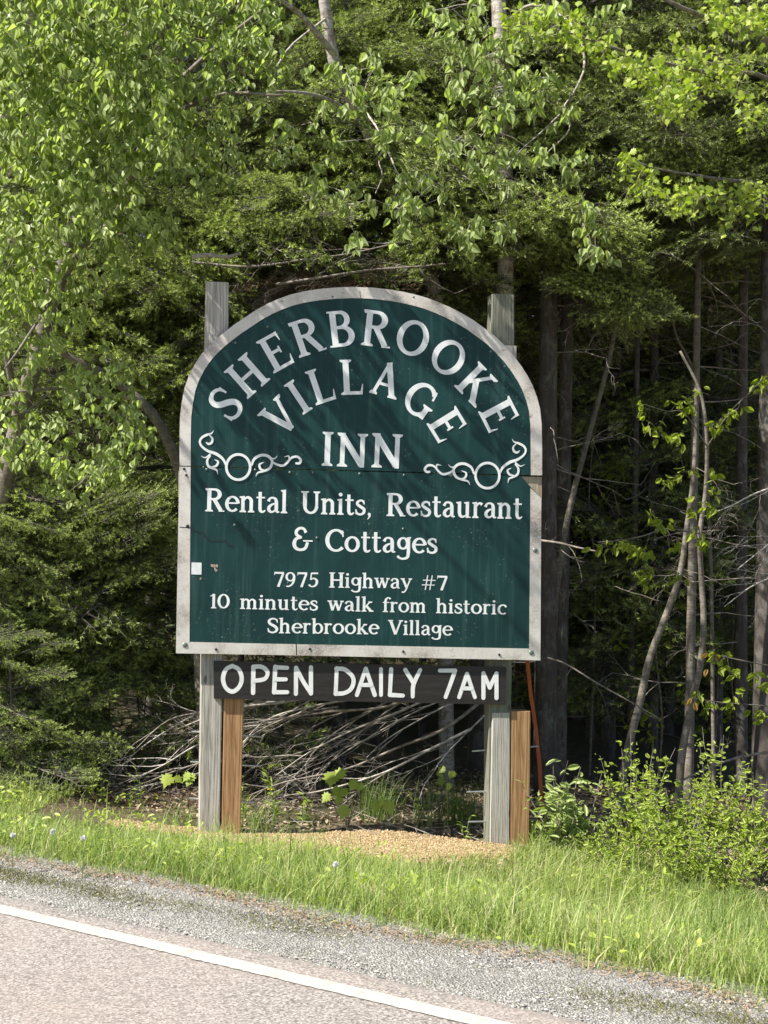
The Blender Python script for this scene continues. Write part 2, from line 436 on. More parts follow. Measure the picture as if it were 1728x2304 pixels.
# moss patches along the shoulder
n = 42000
t_ = rg.uniform(-3, 7, n); s_ = 4.97 + .05 * np.sin(t_ * 2.1) + rg.normal(0, .075, n)
keep = (np.sin(t_ * 1.35 + .4) + .6 * np.sin(t_ * 3.7) > -.1 + rg.normal(0, .5, n)) ; s_, t_ = s_[keep], t_[keep]
x = .566 * s_ - .824 * t_; y = .824 * s_ + .566 * t_
P = np.stack([x, y, np.full(len(x), -.011)], -1); D = rv(len(x)); D[:, 2] = np.abs(D[:, 2]) + .3
V, F, tn = batch(*LANCE, P, D, rv(len(x)), rg.uniform(.007, .018, len(x)), rg.random(len(x)))
tag(link('moss', npmesh('moss', V, F, 'moss', tn)), kind='stuff', label='olive moss in the shoulder gravel')
# pine straw at the grass edge
n = 7000
t_ = rg.uniform(-3, 7, n); s_ = 5.2 + .05 * np.sin(t_ * 3) + rg.normal(0, .05, n)
x = .566 * s_ - .824 * t_; y = .824 * s_ + .566 * t_
D = rv(n); D[:, 2] *= .25
V, F, tn = batch(*LANCE, np.stack([x, y, -.008 + rg.uniform(0, .012, n)], -1), D, np.tile([[0, 0, 1.]], (n, 1)) + rv(n) * .3, rg.uniform(.012, .035, n), rg.random(n))
tag(link('pine_straw', npmesh('pine_straw', V, F, 'pine_straw', tn)), kind='stuff', label='rusty fallen needles along the grass edge')

# ---- sign frame of reference
YAW = R(10)
SU = Vector((math.cos(YAW), math.sin(YAW), 0)); SW = Vector((math.sin(YAW), -math.cos(YAW), 0))
SO = at(806, 1480, 10.2)
def SP(px, py, wv=0.0):
    d = ray(px, py); o = SO + SW * wv
    t = (o - CAM).dot(SW) / d.dot(SW); p = CAM + d * t - SO
    return p.dot(SU), p.z
def SX(u, v, wv): return SO + SU * u + Vector((0, 0, v)) + SW * wv
# ---- yellow gravel mound round the posts
MC = at(725, 1888, 10.02)
def mound_h(x, y):
    du = (x - MC.x) * SU.x + (y - MC.y) * SU.y; dv = (x - MC.x) * SU.y * -1 + (y - MC.y) * SU.x
    r2 = (du / 1.52) ** 2 + (dv / .5) ** 2
    return r2, .012 * np.clip(1 - r2, 0, 1) ** .6
a = np.linspace(-1.65, 1.65, 70); b = np.linspace(-.62, .62, 30); aa, bb = np.meshgrid(a, b, indexing='ij')
x = MC.x + aa * SU.x - bb * SU.y; y = MC.y + aa * SU.y + bb * SU.x
r2, h = mound_h(x, y); z = G(x, y) + h + .02 - .06 * smn(.75, 1.1, r2)
i = np.arange(69)[:, None] * 30; j = np.arange(29)[None]
F = np.stack([i + j, i + 30 + j, i + 31 + j, i + j + 1], -1).reshape(-1, 4)
tag(link('gravel_mound', npmesh('gravel_mound', np.stack([x, y, z], -1).reshape(-1, 3), F, 'yellow_gravel', np.full(x.size, .4), True)), kind='structure', label='bed of yellow gravel round the sign posts')
n = 15000
a = rg.uniform(-1.6, 1.6, n); b = rg.uniform(-.56, .56, n)
x = MC.x + a * SU.x - b * SU.y; y = MC.y + a * SU.y + b * SU.x
r2, h = mound_h(x, y); k = (r2 < 1.02) & (rg.random(n) < 1.25 - r2)
octa(np.stack([x, y, G(x, y) + h + .022 - .06 * smn(.75, 1.1, r2)], -1)[k], rg.uniform(.006, .012, k.sum()), rg.random(k.sum()), 'yellow_pebbles', 'yellow_gravel', 'yellow pea gravel round the sign posts', .75)

# ================================================================== SIGN
SG = thing('roadside_sign', 'tall arched green inn sign on weathered wooden posts at the edge of the forest', 'sign', (SO + Vector((0, 0, 0))))
def poly_plate(name, pts, w0, w1, mat, parent, label=None):
    """pts in (u,v) CCW; extruded between w1 (back) and w0 (front)"""
    n = len(pts); me = bpy.data.meshes.new(name)
    V = [SX(u, v, w0) for u, v in pts] + [SX(u, v, w1) for u, v in pts]
    F = [list(range(n)), list(range(2 * n - 1, n - 1, -1))] + [(i, i + n, (i + 1) % n + n, (i + 1) % n) for i in range(n)]
    me.from_pydata(V, [], F); me.materials.append(M[mat]); me.update()
    o = link(name, me, parent); 
    if label: o['label'] = label
    return o
def PX(pts, wv=0.0): return [SP(x, y, wv) for x, y in pts]
arch = [(404, 1047.6), (403.6, 1000), (405, 936.5), (409, 905), (415, 873), (424.5, 846), (438, 820), (449, 803), (463, 785.5), (481, 767), (501, 750.5), (526, 731), (552, 713.7), (577, 697), (602.5, 683), (628, 672), (653, 663), (684, 655.5), (716.5, 650.5), (754, 647), (792, 645.6), (836, 647), (879.6, 651.8), (907, 656.5), (932.6, 662.4), (960, 670), (985.7, 679.7), (1013, 691.5), (1038.7, 704.9), (1066, 721), (1091.8, 740), (1113, 756), (1131.6, 773.8), (1153, 797), (1171.4, 821.6), (1186, 844), (1197.9, 866.7), (1208, 893), (1215, 920), (1218.5, 954), (1219.5, 1010), (1219.5, 1069.5)]
lower = [(403.5, 1049.6), (395.8, 1469.8), (640, 1474), (1215.8, 1485.9), (1217.8, 1121), (1171, 1070.8), (1100, 1069)]
up_uv = PX(arch)
upper_panel = poly_plate('upper_panel', up_uv[::-1], 0, -.014, 'green', SG, 'arched upper green panel')
lower_panel = poly_plate('lower_panel', PX(lower), 0, -.014, 'green', SG, 'square lower green panel with a broken corner')
def border(path_uv, wd, parent, name='border', w1=.0025, w0=.0006, inner=None):
    P = np.array(path_uv); d = np.gradient(P, axis=0)
    d /= np.linalg.norm(d, axis=1)[:, None]; nrm = np.stack([d[:, 1], -d[:, 0]], -1)
    I = P + nrm * wd if inner is None else np.array(inner)
    k = len(P); mb = MB()
    O = [SX(u, v, w1) for u, v in P]; N = [SX(u, v, w1) for u, v in I]
    O2 = [SX(u, v, w0) for u, v in P]; N2 = [SX(u, v, w0) for u, v in I]
    ii = np.arange(k - 1)
    mb.add([*O, *N, *O2, *N2], np.concatenate([np.stack([ii, ii + 1, ii + k + 1, ii + k], -1), np.stack([ii + k, ii + k + 1, ii + 3 * k + 1, ii + 3 * k], -1), np.stack([ii + 2 * k, ii + 2 * k + 1, ii + 1, ii], -1)]))
    return mb.obj(name, 'border', parent)
outer = arch; inner = []
A = np.array(arch); d = np.gradient(A, axis=0); d /= np.linalg.norm(d, axis=1)[:, None]
inn = A + np.stack([-d[:, 1], d[:, 0]], -1) * 25.2
inn[0] = (429.2, 1048.2); inn[1] = (429, 1000); inn[-1] = (1194.5, 1069.2); inn[-2] = (1194, 1010)
border(up_uv, 0, upper_panel, inner=PX([tuple(q) for q in inn]))
border(PX([(403.5, 1049.8), (395.8, 1469.8)]), 0, lower_panel, inner=PX([(429, 1050.4), (426.4, 1444)]))
border(PX([(396.2, 1469.8), (640, 1474), (1215.5, 1485.9)]), 0, lower_panel, inner=PX([(426.8, 1444.4), (640, 1449), (1190.3, 1459.3)]))
border(PX([(1215.8, 1485.9), (1217.8, 1121)]), 0, lower_panel, inner=PX([(1190.6, 1459.2), (1193.6, 1098)]))
# ragged dark crack lines and seams
def stroke3(pts, wd, w0, name, mat, parent, label=None):
    mb = MB(); uv = np.array(PX(pts)); d = np.gradient(uv, axis=0); d /= np.linalg.norm(d, axis=1)[:, None]
    nn = np.stack([-d[:, 1], d[:, 0]], -1) * np.atleast_1d(wd).reshape(-1, 1) / 2
    a, b = uv + nn, uv - nn; k = len(uv); ii = np.arange(k - 1)
    mb.add([*[SX(u, v, w0) for u, v in a], *[SX(u, v, w0) for u, v in b]], np.stack([ii, ii + k, ii + k + 1, ii + 1], -1))
    o = mb.obj(name, mat, parent)
    if label: o['label'] = label
    return o
stroke3([(404, 1186), (418, 1187), (430, 1188), (437, 1194), (448, 1197), (456, 1197), (464, 1210), (472, 1216), (490, 1216), (506, 1216), (514, 1226), (524, 1228)], .006, .003, 'crack', 'dark', lower_panel)
stroke3([(666, 1448), (667, 1462), (666.5, 1474)], .006, .0032, 'crack', 'dark', lower_panel)
stroke3([(809.5, 655), (810, 664), (814, 677)], .004, .0032, 'crack', 'dark', upper_panel)
poly_plate('sticker', PX([(431, 1265.6), (430.4, 1292.4), (453.4, 1293), (453.6, 1266)]), .0022, .0008, 'sticker', lower_panel, 'small white square sticker')
def peel(cx, cy, r, parent):
    for _ in range(7):
        x0, y0, q = cx + rnd.gauss(0, r * .6), cy + rnd.gauss(0, r * .7), rnd.uniform(.3, .6) * r
        pts = [(x0 + q * rnd.uniform(.5, 1.2) * math.cos(t), y0 - q * rnd.uniform(.5, 1.3) * math.sin(t)) for t in [k * 1.05 for k in range(6)]]
        poly_plate('peeled_patch', PX(pts), .0012 + _ * .0002, .0005, 'peel', parent)
peel(485, 1276, 7, lower_panel); peel(450.5, 1303, 2.6, lower_panel)
def rivet(px, py, r, parent, mat='washer', h=.006, w0=0.0):
    u, v = SP(px, py); mb = MB(); n = 12; rings = [(1, 0), (.95, .5), (.6, .9), (0.15, 1)]
    V = [SX(u + r * q * math.cos(2 * math.pi * k / n), v + r * q * math.sin(2 * math.pi * k / n), w0 + h * z) for q, z in rings for k in range(n)]
    F = [(i * n + k, i * n + (k + 1) % n, (i + 1) * n + (k + 1) % n, (i + 1) * n + k) for i in range(3) for k in range(n)]
    mb.add(V, F); o = mb.obj('rivet', mat, parent, smooth=True); return o
for p in [(530, 771), (1104, 791), (602, 735), (748, 668), (930, 668)]: rivet(*p, .0085, upper_panel)
for p in [(465, 1056), (652, 1063), (809, 1066), (909, 1069), (574, 1057), (704, 1063), (528, 1181), (713, 1210), (907, 1190)]: rivet(*p, .0085, lower_panel)
for p in [(414, 1055), (486, 1461), (1123, 1473), (907, 1466), (697, 1460), (419, 1069)]: rivet(*p, .009, lower_panel, w0=.0025, mat='dark')
for p in [(416, 1451), (1195, 1468), (1204, 1238)]: rivet(*p, .018, lower_panel, w0=.0025)
rivet(1014, 1067, .019, upper_panel, 'washer', .004)
rivet(422, 1184, .012, lower_panel, 'dark', .004, .0025)

# ---------------- lettering
def catmull(pts, seg=5):
    P = np.array(pts, float); Q = np.vstack([2 * P[0] - P[1], P, 2 * P[-1] - P[-2]]); out = []
    for i in range(1, len(Q) - 2):
        for t in np.linspace(0, 1, seg, endpoint=False):
            out.append(.5 * (2 * Q[i] + (Q[i + 1] - Q[i - 1]) * t + (2 * Q[i - 1] - 5 * Q[i] + 4 * Q[i + 1] - Q[i + 2]) * t * t + (3 * Q[i] - Q[i - 1] - 3 * Q[i + 1] + Q[i + 2]) * t ** 3))
    out.append(P[-1]); return np.array(out)
def S(x0, y0, x1, y1, w0, w1=None): return ('S', np.array([(x0, y0, w0), (x1, y1, w0 if w1 is None else w1)], float))
def C(*p): return ('C', catmull(p))
def A_(cx, cy, rx, ry, a0, a1, wv, wh):
    n = max(8, int(abs(a1 - a0) / 12)); t = np.radians(np.linspace(a0, a1, n + 1))
    return ('C', np.stack([cx + rx * np.cos(t), cy + ry * np.sin(t), wh + (wv - wh) * np.abs(np.cos(t)) ** 1.5], -1))
def Fq_(x, y, h):      # bracketed slab serif
    s = 1 if y < .02 else -1
    return ('P', np.array([(x - h, y), (x - h, y + s * .045), (x - .07, y + s * .10), (x + .07, y + s * .10), (x + h, y + s * .045), (x + h, y)]))
def st(x, h=1.0, w_=.165, sf=.16, top=True, bot=True):
    o = [S(x, 0, x, h, w_)]
    if bot: o.append(Fq_(x, 0, sf))
    if top: o.append(Fq_(x, h, sf))
    return o
def lst(x, h=.7, w_=.14): return [S(x, 0, x, h - .02, w_), Fq_(x, 0, .135), ('P', np.array([(x - .14, h - .06), (x - .14, h - .02), (x + .07, h + .01), (x + .07, h - .1), (x - .07, h - .1)]))]
def flag(x, h=.7): return ('P', np.array([(x - .14, h - .06), (x - .14, h - .02), (x + .07, h + .01), (x + .07, h - .1), (x - .07, h - .1)]))
GL = {
'I': (.36, st(.18)),
'H': (.86, st(.18) + st(.68) + [S(.18, .5, .68, .5, .1)]),
'E': (.68, st(.17) + [S(.17, .953, .57, .953, .094), S(.17, .52, .47, .52, .09), S(.17, .047, .61, .047, .094), S(.565, 1, .60, .74, .08, .02), S(.605, 0, .66, .28, .08, .02), S(.47, .42, .47, .62, .05)]),
'L': (.64, st(.17) + [S(.17, .047, .57, .047, .094), S(.565, 0, .62, .30, .08, .02)]),
'R': (.79, st(.17, top=False) + [Fq_(.10, 1, .09), S(.17, .955, .37, .955, .09), A_(.37, .745, .22, .21, -90, 90, .165, .09), S(.17, .535, .38, .535, .09), S(.36, .55, .65, .04, .155), S(.56, .025, .79, .025, .05)]),
'B': (.72, st(.17, bot=False, top=False) + [S(.02, .975, .2, .975, .05), S(.02, .025, .2, .025, .05), S(.17, .955, .36, .955, .09), A_(.36, .75, .19, .205, -90, 90, .15, .09), S(.17, .535, .38, .535, .09), A_(.38, .29, .245, .245, -90, 90, .165, .09), S(.17, .046, .38, .046, .092)]),
'O': (.88, [A_(.44, .5, .35, .45, 0, 360, .165, .105)]),
'K': (.84, st(.17) + [S(.22, .40, .60, .96, .095), S(.34, .56, .68, .03, .165), Fq_(.62, 1, .14), Fq_(.70, 0, .14)]),
'S': (.62, [C((.53, .76, .05), (.49, .88, .08), (.38, .95, .10), (.24, .945, .11), (.12, .85, .135), (.11, .71, .15), (.2, .59, .165), (.38, .475, .17), (.5, .35, .16), (.52, .21, .145), (.43, .09, .12), (.27, .05, .105), (.13, .11, .09), (.07, .25, .05)), S(.545, .69, .52, .93, .055), S(.055, .33, .085, .07, .06)]),
'V': (.82, [S(.13, .97, .42, .03, .165), S(.70, .97, .42, .03, .10), Fq_(.13, 1, .15), Fq_(.71, 1, .12)]),
'A': (.84, [S(.42, .97, .13, .03, .1), S(.40, .98, .71, .03, .17), S(.24, .34, .62, .34, .085), Fq_(.13, 0, .12), Fq_(.72, 0, .14)]),
'G': (.88, [A_(.45, .5, .35, .45, 42, 322, .165, .10), S(.72, .05, .72, .42, .15), Fq_(.73, .45, .15), S(.735, .66, .70, .93, .06)]),
'N': (.9, [S(.16, 0, .16, 1, .135), S(.74, 0, .74, 1, .135), S(.15, .93, .72, .07, .175), Fq_(.16, 0, .15), Fq_(.12, 1, .12), Fq_(.74, 1, .15)]),
'U': (.84, [S(.18, .97, .18, .34, .165), A_(.425, .34, .245, .29, 180, 360, .14, .1), S(.67, .97, .67, .32, .115), Fq_(.18, 1, .16), Fq_(.67, 1, .14)]),
'C': (.76, [A_(.44, .5, .35, .45, 42, 318, .165, .10), S(.715, .66, .685, .93, .06)]),
'&': (.92, [C((.60, .76, .13), (.5, .92, .11), (.32, .94, .11), (.18, .82, .14), (.2, .66, .13), (.42, .56, .08)), C((.42, .56, .08), (.18, .50, .13), (.09, .30, .17), (.17, .11, .14), (.38, .045, .11), (.58, .12, .13), (.68, .36, .13)), S(.48, .42, .90, .42, .06)]),
'a': (.58, [C((.09, .50, .13), (.16, .63, .09), (.28, .66, .085), (.39, .60, .12), (.42, .46, .145)), S(.42, .5, .42, .08, .145), C((.42, .14, .14), (.46, .05, .09), (.55, .05, .05)), C((.40, .41, .06), (.25, .37, .09), (.13, .26, .13), (.12, .13, .135), (.21, .045, .095), (.33, .08, .07), (.41, .2, .06))]),
'b': (.66, [S(.15, 0, .15, 1, .14), flag(.15, 1.02), A_(.36, .35, .21, .31, 0, 360, .14, .08)]),
'c': (.54, [A_(.33, .35, .23, .305, 48, 310, .145, .085), S(.47, .60, .49, .50, .10)]),
'e': (.6, [A_(.325, .35, .23, .305, 4, 318, .145, .085), S(.12, .385, .55, .385, .07)]),
'f': (.42, [C((.45, .88, .12), (.40, .965, .09), (.30, .965, .09), (.21, .87, .12), (.18, .7, .14)), S(.18, .75, .18, 0, .14), Fq_(.18, 0, .15), S(.03, .655, .38, .655, .07)]),
'g': (.62, [A_(.28, .43, .18, .235, 0, 360, .13, .08), S(.50, .69, .50, 0, .135), C((.50, .04, .135), (.46, -.18, .12), (.28, -.25, .09), (.12, -.2, .09), (.07, -.12, .11)), S(.44, .67, .60, .69, .06)]),
'h': (.67, [S(.15, 0, .15, 1, .14), flag(.15, 1.02), Fq_(.15, 0, .135), C((.17, .48, .05), (.27, .62, .09), (.38, .645, .115), (.48, .54, .14), (.49, .38, .14)), S(.49, .42, .49, 0, .14), Fq_(.49, 0, .13)]),
'i': (.33, lst(.16) + [A_(.16, .89, .04, .04, 0, 360, .082, .082)]),
'k': (.64, [S(.15, 0, .15, 1, .14), flag(.15, 1.02), Fq_(.15, 0, .135), S(.18, .27, .46, .66, .08), S(.26, .40, .52, .03, .145), Fq_(.47, .69, .11), Fq_(.53, 0, .12)]),
'l': (.33, [S(.16, 0, .16, 1, .14), flag(.16, 1.02), Fq_(.16, 0, .135)]),
'm': (.98, lst(.15) + [C((.17, .48, .05), (.27, .62, .09), (.36, .645, .115), (.46, .54, .14), (.47, .38, .14)), S(.47, .42, .47, 0, .14), Fq_(.47, 0, .12), C((.49, .48, .05), (.59, .62, .09), (.68, .645, .115), (.78, .54, .14), (.79, .38, .14)), S(.79, .42, .79, 0, .14), Fq_(.79, 0, .13)]),
'n': (.67, lst(.15) + [C((.17, .48, .05), (.27, .62, .09), (.38, .645, .115), (.48, .54, .14), (.49, .38, .14)), S(.49, .42, .49, 0, .14), Fq_(.49, 0, .13)]),
'o': (.65, [A_(.325, .35, .235, .305, 0, 360, .145, .09)]),
'r': (.48, lst(.15) + [C((.17, .46, .05), (.25, .61, .09), (.35, .65, .10), (.43, .59, .14))]),
's': (.48, [C((.38, .54, .05), (.35, .62, .08), (.25, .655, .09), (.13, .59, .11), (.12, .48, .12), (.26, .37, .13), (.39, .27, .13), (.39, .13, .12), (.3, .05, .1), (.17, .045, .09), (.09, .12, .07), (.065, .21, .05)), S(.40, .48, .38, .66, .05), S(.055, .26, .07, .04, .055)]),
't': (.43, [S(.18, .90, .18, .15, .135), C((.18, .2, .135), (.21, .07, .12), (.31, .04, .09), (.40, .11, .05)), S(.03, .655, .38, .655, .07)]),
'u': (.68, [S(.16, .68, .16, .22, .14), flag(.16), C((.16, .26, .14), (.19, .1, .13), (.29, .045, .10), (.42, .10, .06), (.49, .2, .05)), S(.49, .68, .49, 0, .14), flag(.49), S(.49, .025, .63, .025, .05)]),
'w': (.86, [S(.12, .67, .27, .04, .135), S(.42, .60, .27, .04, .08), S(.42, .67, .59, .04, .135), S(.75, .67, .59, .04, .08), Fq_(.11, .7, .12), Fq_(.42, .7, .10), Fq_(.75, .7, .10)]),
'y': (.64, [S(.13, .67, .34, .08, .135), C((.55, .66, .08), (.40, .22, .08), (.31, -.06, .085), (.20, -.22, .09), (.08, -.21, .11)), Fq_(.12, .7, .12), Fq_(.54, .7, .10)]),
'0': (.68, [A_(.33, .5, .245, .45, 0, 360, .145, .09)]),
'1': (.42, [S(.24, 0, .24, .98, .14), Fq_(.24, 0, .14), C((.06, .82, .04), (.16, .88, .08), (.26, .97, .08))]),
'5': (.64, [S(.19, .94, .55, .94, .11), S(.19, .97, .15, .50, .07), C((.15, .50, .06), (.30, .60, .09), (.46, .50, .13), (.49, .31, .14), (.41, .12, .12), (.25, .045, .09), (.11, .10, .10), (.08, .19, .11))]),
'7': (.62, [S(.07, .93, .57, .93, .13), S(.53, .90, .27, 0, .12, .14), S(.075, 1, .055, .78, .05, .03)]),
'9': (.64, [A_(.30, .68, .205, .27, 0, 360, .13, .085), C((.505, .70, .135), (.49, .40, .12), (.37, .14, .10), (.20, .035, .09), (.10, .06, .08))]),
'#': (.78, [S(.32, 1, .2, 0, .055), S(.56, 1, .44, 0, .055), S(.07, .66, .74, .66, .06), S(.02, .34, .69, .34, .06)]),
',': (.3, [A_(.14, .055, .03, .03, 0, 360, .07, .07), C((.15, .07, .10), (.155, -.04, .08), (.07, -.18, .02))]),
}
def strip_poly(P):
    xy = P[:, :2]; d = np.gradient(xy, axis=0); d /= np.linalg.norm(d, axis=1)[:, None] + 1e-9
    nn = np.stack([-d[:, 1], d[:, 0]], -1) * P[:, 2:3] / 2
    a, b = xy + nn, xy - nn; k = len(P); ii = np.arange(k - 1)
    return np.vstack([a, b]), np.stack([ii, ii + k, ii + k + 1, ii + 1], -1)
WL = [0]
def glyph(ch, o, ru, uu, parent, w0=.0012, mat='letter', sx=1.0, dz=.00022, name='letter'):
    """o, ru, uu: origin / right / up of one em in (u,v)"""
    mb = MB(); z = w0
    for kd, P in GL[ch][1]:
        if kd == 'P': xy = P; F = [(0, i, i + 1) for i in range(1, len(P) - 1)]
        else:
            xy, F = strip_poly(P)
        W3 = [SX(o[0] + ru[0] * x * sx + uu[0] * y, o[1] + ru[1] * x * sx + uu[1] * y, z) for x, y in xy]
        mb.add(W3, F); z += dz
    return mb.obj(name, mat, parent)
def word(txt, x0, y0, x1, y1, capx, parent):
    """left baseline px (x0,y0) to right baseline px (x1,y1), cap height px"""
    a = np.array(SP(x0, y0)); b = np.array(SP(x1, y1)); c = np.array(SP((x0 + x1) / 2, (y0 + y1) / 2 - capx)); mid = (a + b) / 2
    H = c[1] - mid[1]; uu = (0, H)
    ls = [GL[q][0] for q in txt]; tot = sum(ls) - .04; L = b - a; k = L[0] / (tot * H); ru = L / (tot)
    ru = np.array(ru); pos = -.02
    for q, wd in zip(txt, ls):
        glyph(q, a + ru * pos, ru, uu, parent); pos += wd
def arcl(ch, cx, cy, ang, capx, parent, sx=1.0):
    """glyph box centre px, rotation ccw degrees"""
    c = np.array(SP(cx, cy)); H = SP(cx, cy - capx / 2)[1] - SP(cx, cy + capx / 2)[1]
    t = math.radians(ang); ru = np.array((math.cos(t), math.sin(t))) * H; uu = np.array((-math.sin(t), math.cos(t))) * H
    wd = GL[ch][0]; o = c - ru * wd * sx / 2 - uu * .5
    glyph(ch, o, ru * sx, uu, parent)
for ch, cx, cy, an in [('S', 508, 908.5, 51), ('H', 556, 845, 43), ('E', 620, 792, 31), ('R', 691, 757, 20), ('B', 767, 739.5, 8), ('R', 848, 740, -5), ('O', 929, 760.5, -19), ('O', 1009, 804, -36), ('K', 1073, 865, -44), ('E', 1123, 933, -61)]:
    arcl(ch, cx, cy, an, 81, upper_panel, 1.04)
for ch, cx, cy, an in [('V', 631, 938, 46), ('I', 671, 893.5, 35), ('L', 722, 867, 20), ('L', 791, 848.5, 4), ('A', 869, 853, -13), ('G', 947, 899, -34), ('E', 1006, 956, -57)]:
    arcl(ch, cx, cy, an, 79, upper_panel, 1.03 if ch != 'A' else .95)
arcl('I', 737, 1010, -1, 76.5, upper_panel); arcl('N', 793, 1013, -1.3, 76, upper_panel, 1.02); arcl('N', 871, 1014.5, -1.3, 77, upper_panel, 1.02)
for t, x0, y0, x1, y1, c in [('Rental', 462, 1150.5, 647, 1155, 52), ('Units,', 677, 1156, 838, 1160, 51), ('Restaurant', 870, 1161, 1175, 1168, 51.5),
        ('&', 658, 1239, 703, 1240, 54), ('Cottages', 732, 1241, 984, 1246, 51), ('7975', 615.5, 1320, 718, 1321.5, 33.5), ('Highway', 740, 1322, 926, 1325, 34), ('#7', 949, 1327, 1007, 1328.5, 33),
        ('10', 471, 1368.5, 517, 1369.5, 33), ('minutes', 540, 1370, 715, 1374, 33.5), ('walk', 737.5, 1374.5, 839, 1376.5, 33.5), ('from', 860.5, 1377, 959, 1379, 33), ('historic', 981, 1379.5, 1139, 1383, 33),
        ('Sherbrooke', 601.4, 1424.5, 852, 1427.5, 34), ('Village', 873.7, 1428, 1017.5, 1430.5, 33)]:
    word(t, x0, y0, x1, y1, c, lower_panel)
# hand painted board
plank = poly_plate('painted_board', PX([(481, 1487), (481.5, 1571.6), (1138, 1585.8), (1138.4, 1501)], -.03), -.03, -.055, 'board', SG, 'black board hand painted with opening hours')
HL = {'O': [[(.5, 1), (.15, .85), (0, .5), (.15, .15), (.5, 0), (.85, .17), (1, .5), (.85, .85), (.5, 1)]],
 'P': [[(.08, 0), (.1, 1)], [(.1, 1), (.6, 1), (.95, .85), (.98, .68), (.75, .52), (.1, .46)]],
 'E': [[(.1, 1), (.06, .5), (.02, .02)], [(.1, .98), (.95, .96)], [(.08, .52), (.85, .52)], [(.03, .03), (.95, .03)]],
 'N': [[(.04, 0), (.05, .98)], [(.05, .98), (.45, .5), (.95, .02)], [(.95, .02), (.95, 1)]],
 'D': [[(.08, 1), (.02, .02)], [(.05, .98), (.5, .95), (.9, .72), (1, .48), (.85, .2), (.5, .05), (.02, .02)]],
 'A': [[(.0, .0), (.5, 1)], [(.5, 1), (1, .0)], [(.2, .38), (.8, .38)]],
 'I': [[(.5, 0), (.5, 1)]],
 'L': [[(.12, 1), (.02, .03)], [(.02, .03), (.98, .0)]],
 'Y': [[(.0, 1), (.55, .5)], [(1, 1), (.55, .45), (.5, 0)]],
 '7': [[(0, 1), (1, 1)], [(1, 1), (.7, .5), (.38, 0)]],
 'M': [[(.05, .0), (.05, 1)], [(.05, 1), (.5, .42)], [(.5, .42), (.98, 1)], [(.98, 1), (.98, 0)]]}
def hand(ch, x0, x1, y0, y1, wpx=9.8):
    mb = MB(); z = -.0288; wv = wpx / 338.0
    for pth in HL[ch]:
        pp = np.array(pth, float); px = x0 + pp[:, 0] * (x1 - x0); py = y1 - pp[:, 1] * (y1 - y0)
        P = np.array([SP(a, b, -.03) for a, b in zip(px, py)])
        wj = wv * (1 + rg.uniform(-.08, .08, len(P)))
        if len(P) > 2: Q = catmull(np.column_stack([P, wj]), 5)
        else: Q = np.column_stack([P, wj])
        xy, F = strip_poly(Q); mb.add([SX(u, v, z) for u, v in xy], F); z += .00025
        for c in (Q[0], Q[-1]):
            a = np.arange(12) / 12 * 2 * math.pi
            mb.add([SX(c[0] + c[2] / 2 * math.cos(t), c[1] + c[2] / 2 * math.sin(t), z) for t in a], [(0, i, i + 1) for i in range(1, 11)]); z += .00025
    mb.obj('letter', 'board_letter', plank)
k = 1 / 1.975
for ch, a, b, c, d in [('O', 190, 295, 104, 240), ('P', 318, 410, 108, 246), ('E', 416, 500, 108, 246), ('N', 511, 606, 110, 250), ('D', 689, 792, 114, 252), ('A', 785, 886, 116, 255), ('I', 893, 913, 118, 255), ('L', 930, 1012, 119, 258), ('Y', 1000, 1088, 122, 262), ('7', 1153, 1243, 125, 264), ('A', 1239, 1331, 140, 265), ('M', 1344, 1428, 137, 268)]:
    hand(ch, 400 + a * k + 5.5, 400 + b * k - 5.5, 1440 + c * k + 5.5, 1440 + d * k - 5.5)
# scrollwork
def scroll(ox, oy, kx, ky, cx, cy):
    T = lambda x, y: (ox + (x - 537) * kx, oy + (y - 1700) * ky)
    mb = MB(); z = .0035
    paths = [
     [(430, 1690, 16), (400, 1630, 24), (340, 1585, 28), (270, 1560, 24), (215, 1520, 20), (196, 1478, 20), (215, 1440, 22), (260, 1415, 22), (300, 1402, 12), (318, 1375, 2)],
     [(280, 1418, 8), (308, 1450, 18), (300, 1485, 22), (272, 1497, 20), (250, 1480, 7)],
     [(205, 1603, 2), (245, 1618, 11), (290, 1585, 14)],
     [(292, 1598, 12), (262, 1640, 20), (270, 1690, 23), (310, 1715, 20), (345, 1730, 15), (355, 1768, 3)],
     [(295, 1702, 8), (340, 1692, 20), (358, 1655, 18), (325, 1635, 4)],
     [(655, 1690, 16), (680, 1630, 24), (740, 1597, 26), (800, 1605, 26), (838, 1650, 24), (818, 1710, 24), (765, 1738, 19), (712, 1752, 15), (692, 1785, 3)],
     [(790, 1735, 8), (738, 1722, 20), (726, 1680, 18), (768, 1658, 4)],
     [(800, 1612, 8), (855, 1628, 12), (885, 1603, 3)],
     [(825, 1640, 8), (870, 1675, 20), (930, 1690, 22), (970, 1665, 20), (1010, 1620, 20), (1060, 1610, 22), (1092, 1640, 24), (1080, 1668, 22), (1045, 1668, 18)],
     [(945, 1612, 3), (985, 1606, 15), (988, 1645, 8)]]
    for pt in paths:
        Q = catmull(pt, 6); uv = np.array([SP(*T(a, b)) for a, b, c in Q])
        xy, F = strip_poly(np.column_stack([uv, np.abs(Q[:, 2]) * abs(kx) / 338]))
        mb.add([SX(u, v, z) for u, v in xy], F); z += .0002
    t = np.radians(np.arange(0, 361, 9)); r = 106
    uv = np.array([SP(*T(537 + r * math.cos(q), 1702 - r * 1.06 * math.sin(q))) for q in t])
    xy, F = strip_poly(np.column_stack([uv, np.full(len(t), 24 * abs(kx) / 338)])); mb.add([SX(u, v, z) for u, v in xy], F)
    o = mb.obj('scroll_ornament', 'letter', upper_panel)
scroll(535.9, 1050.4, 1 / 3.95, 1 / 3.95, 0, 0)
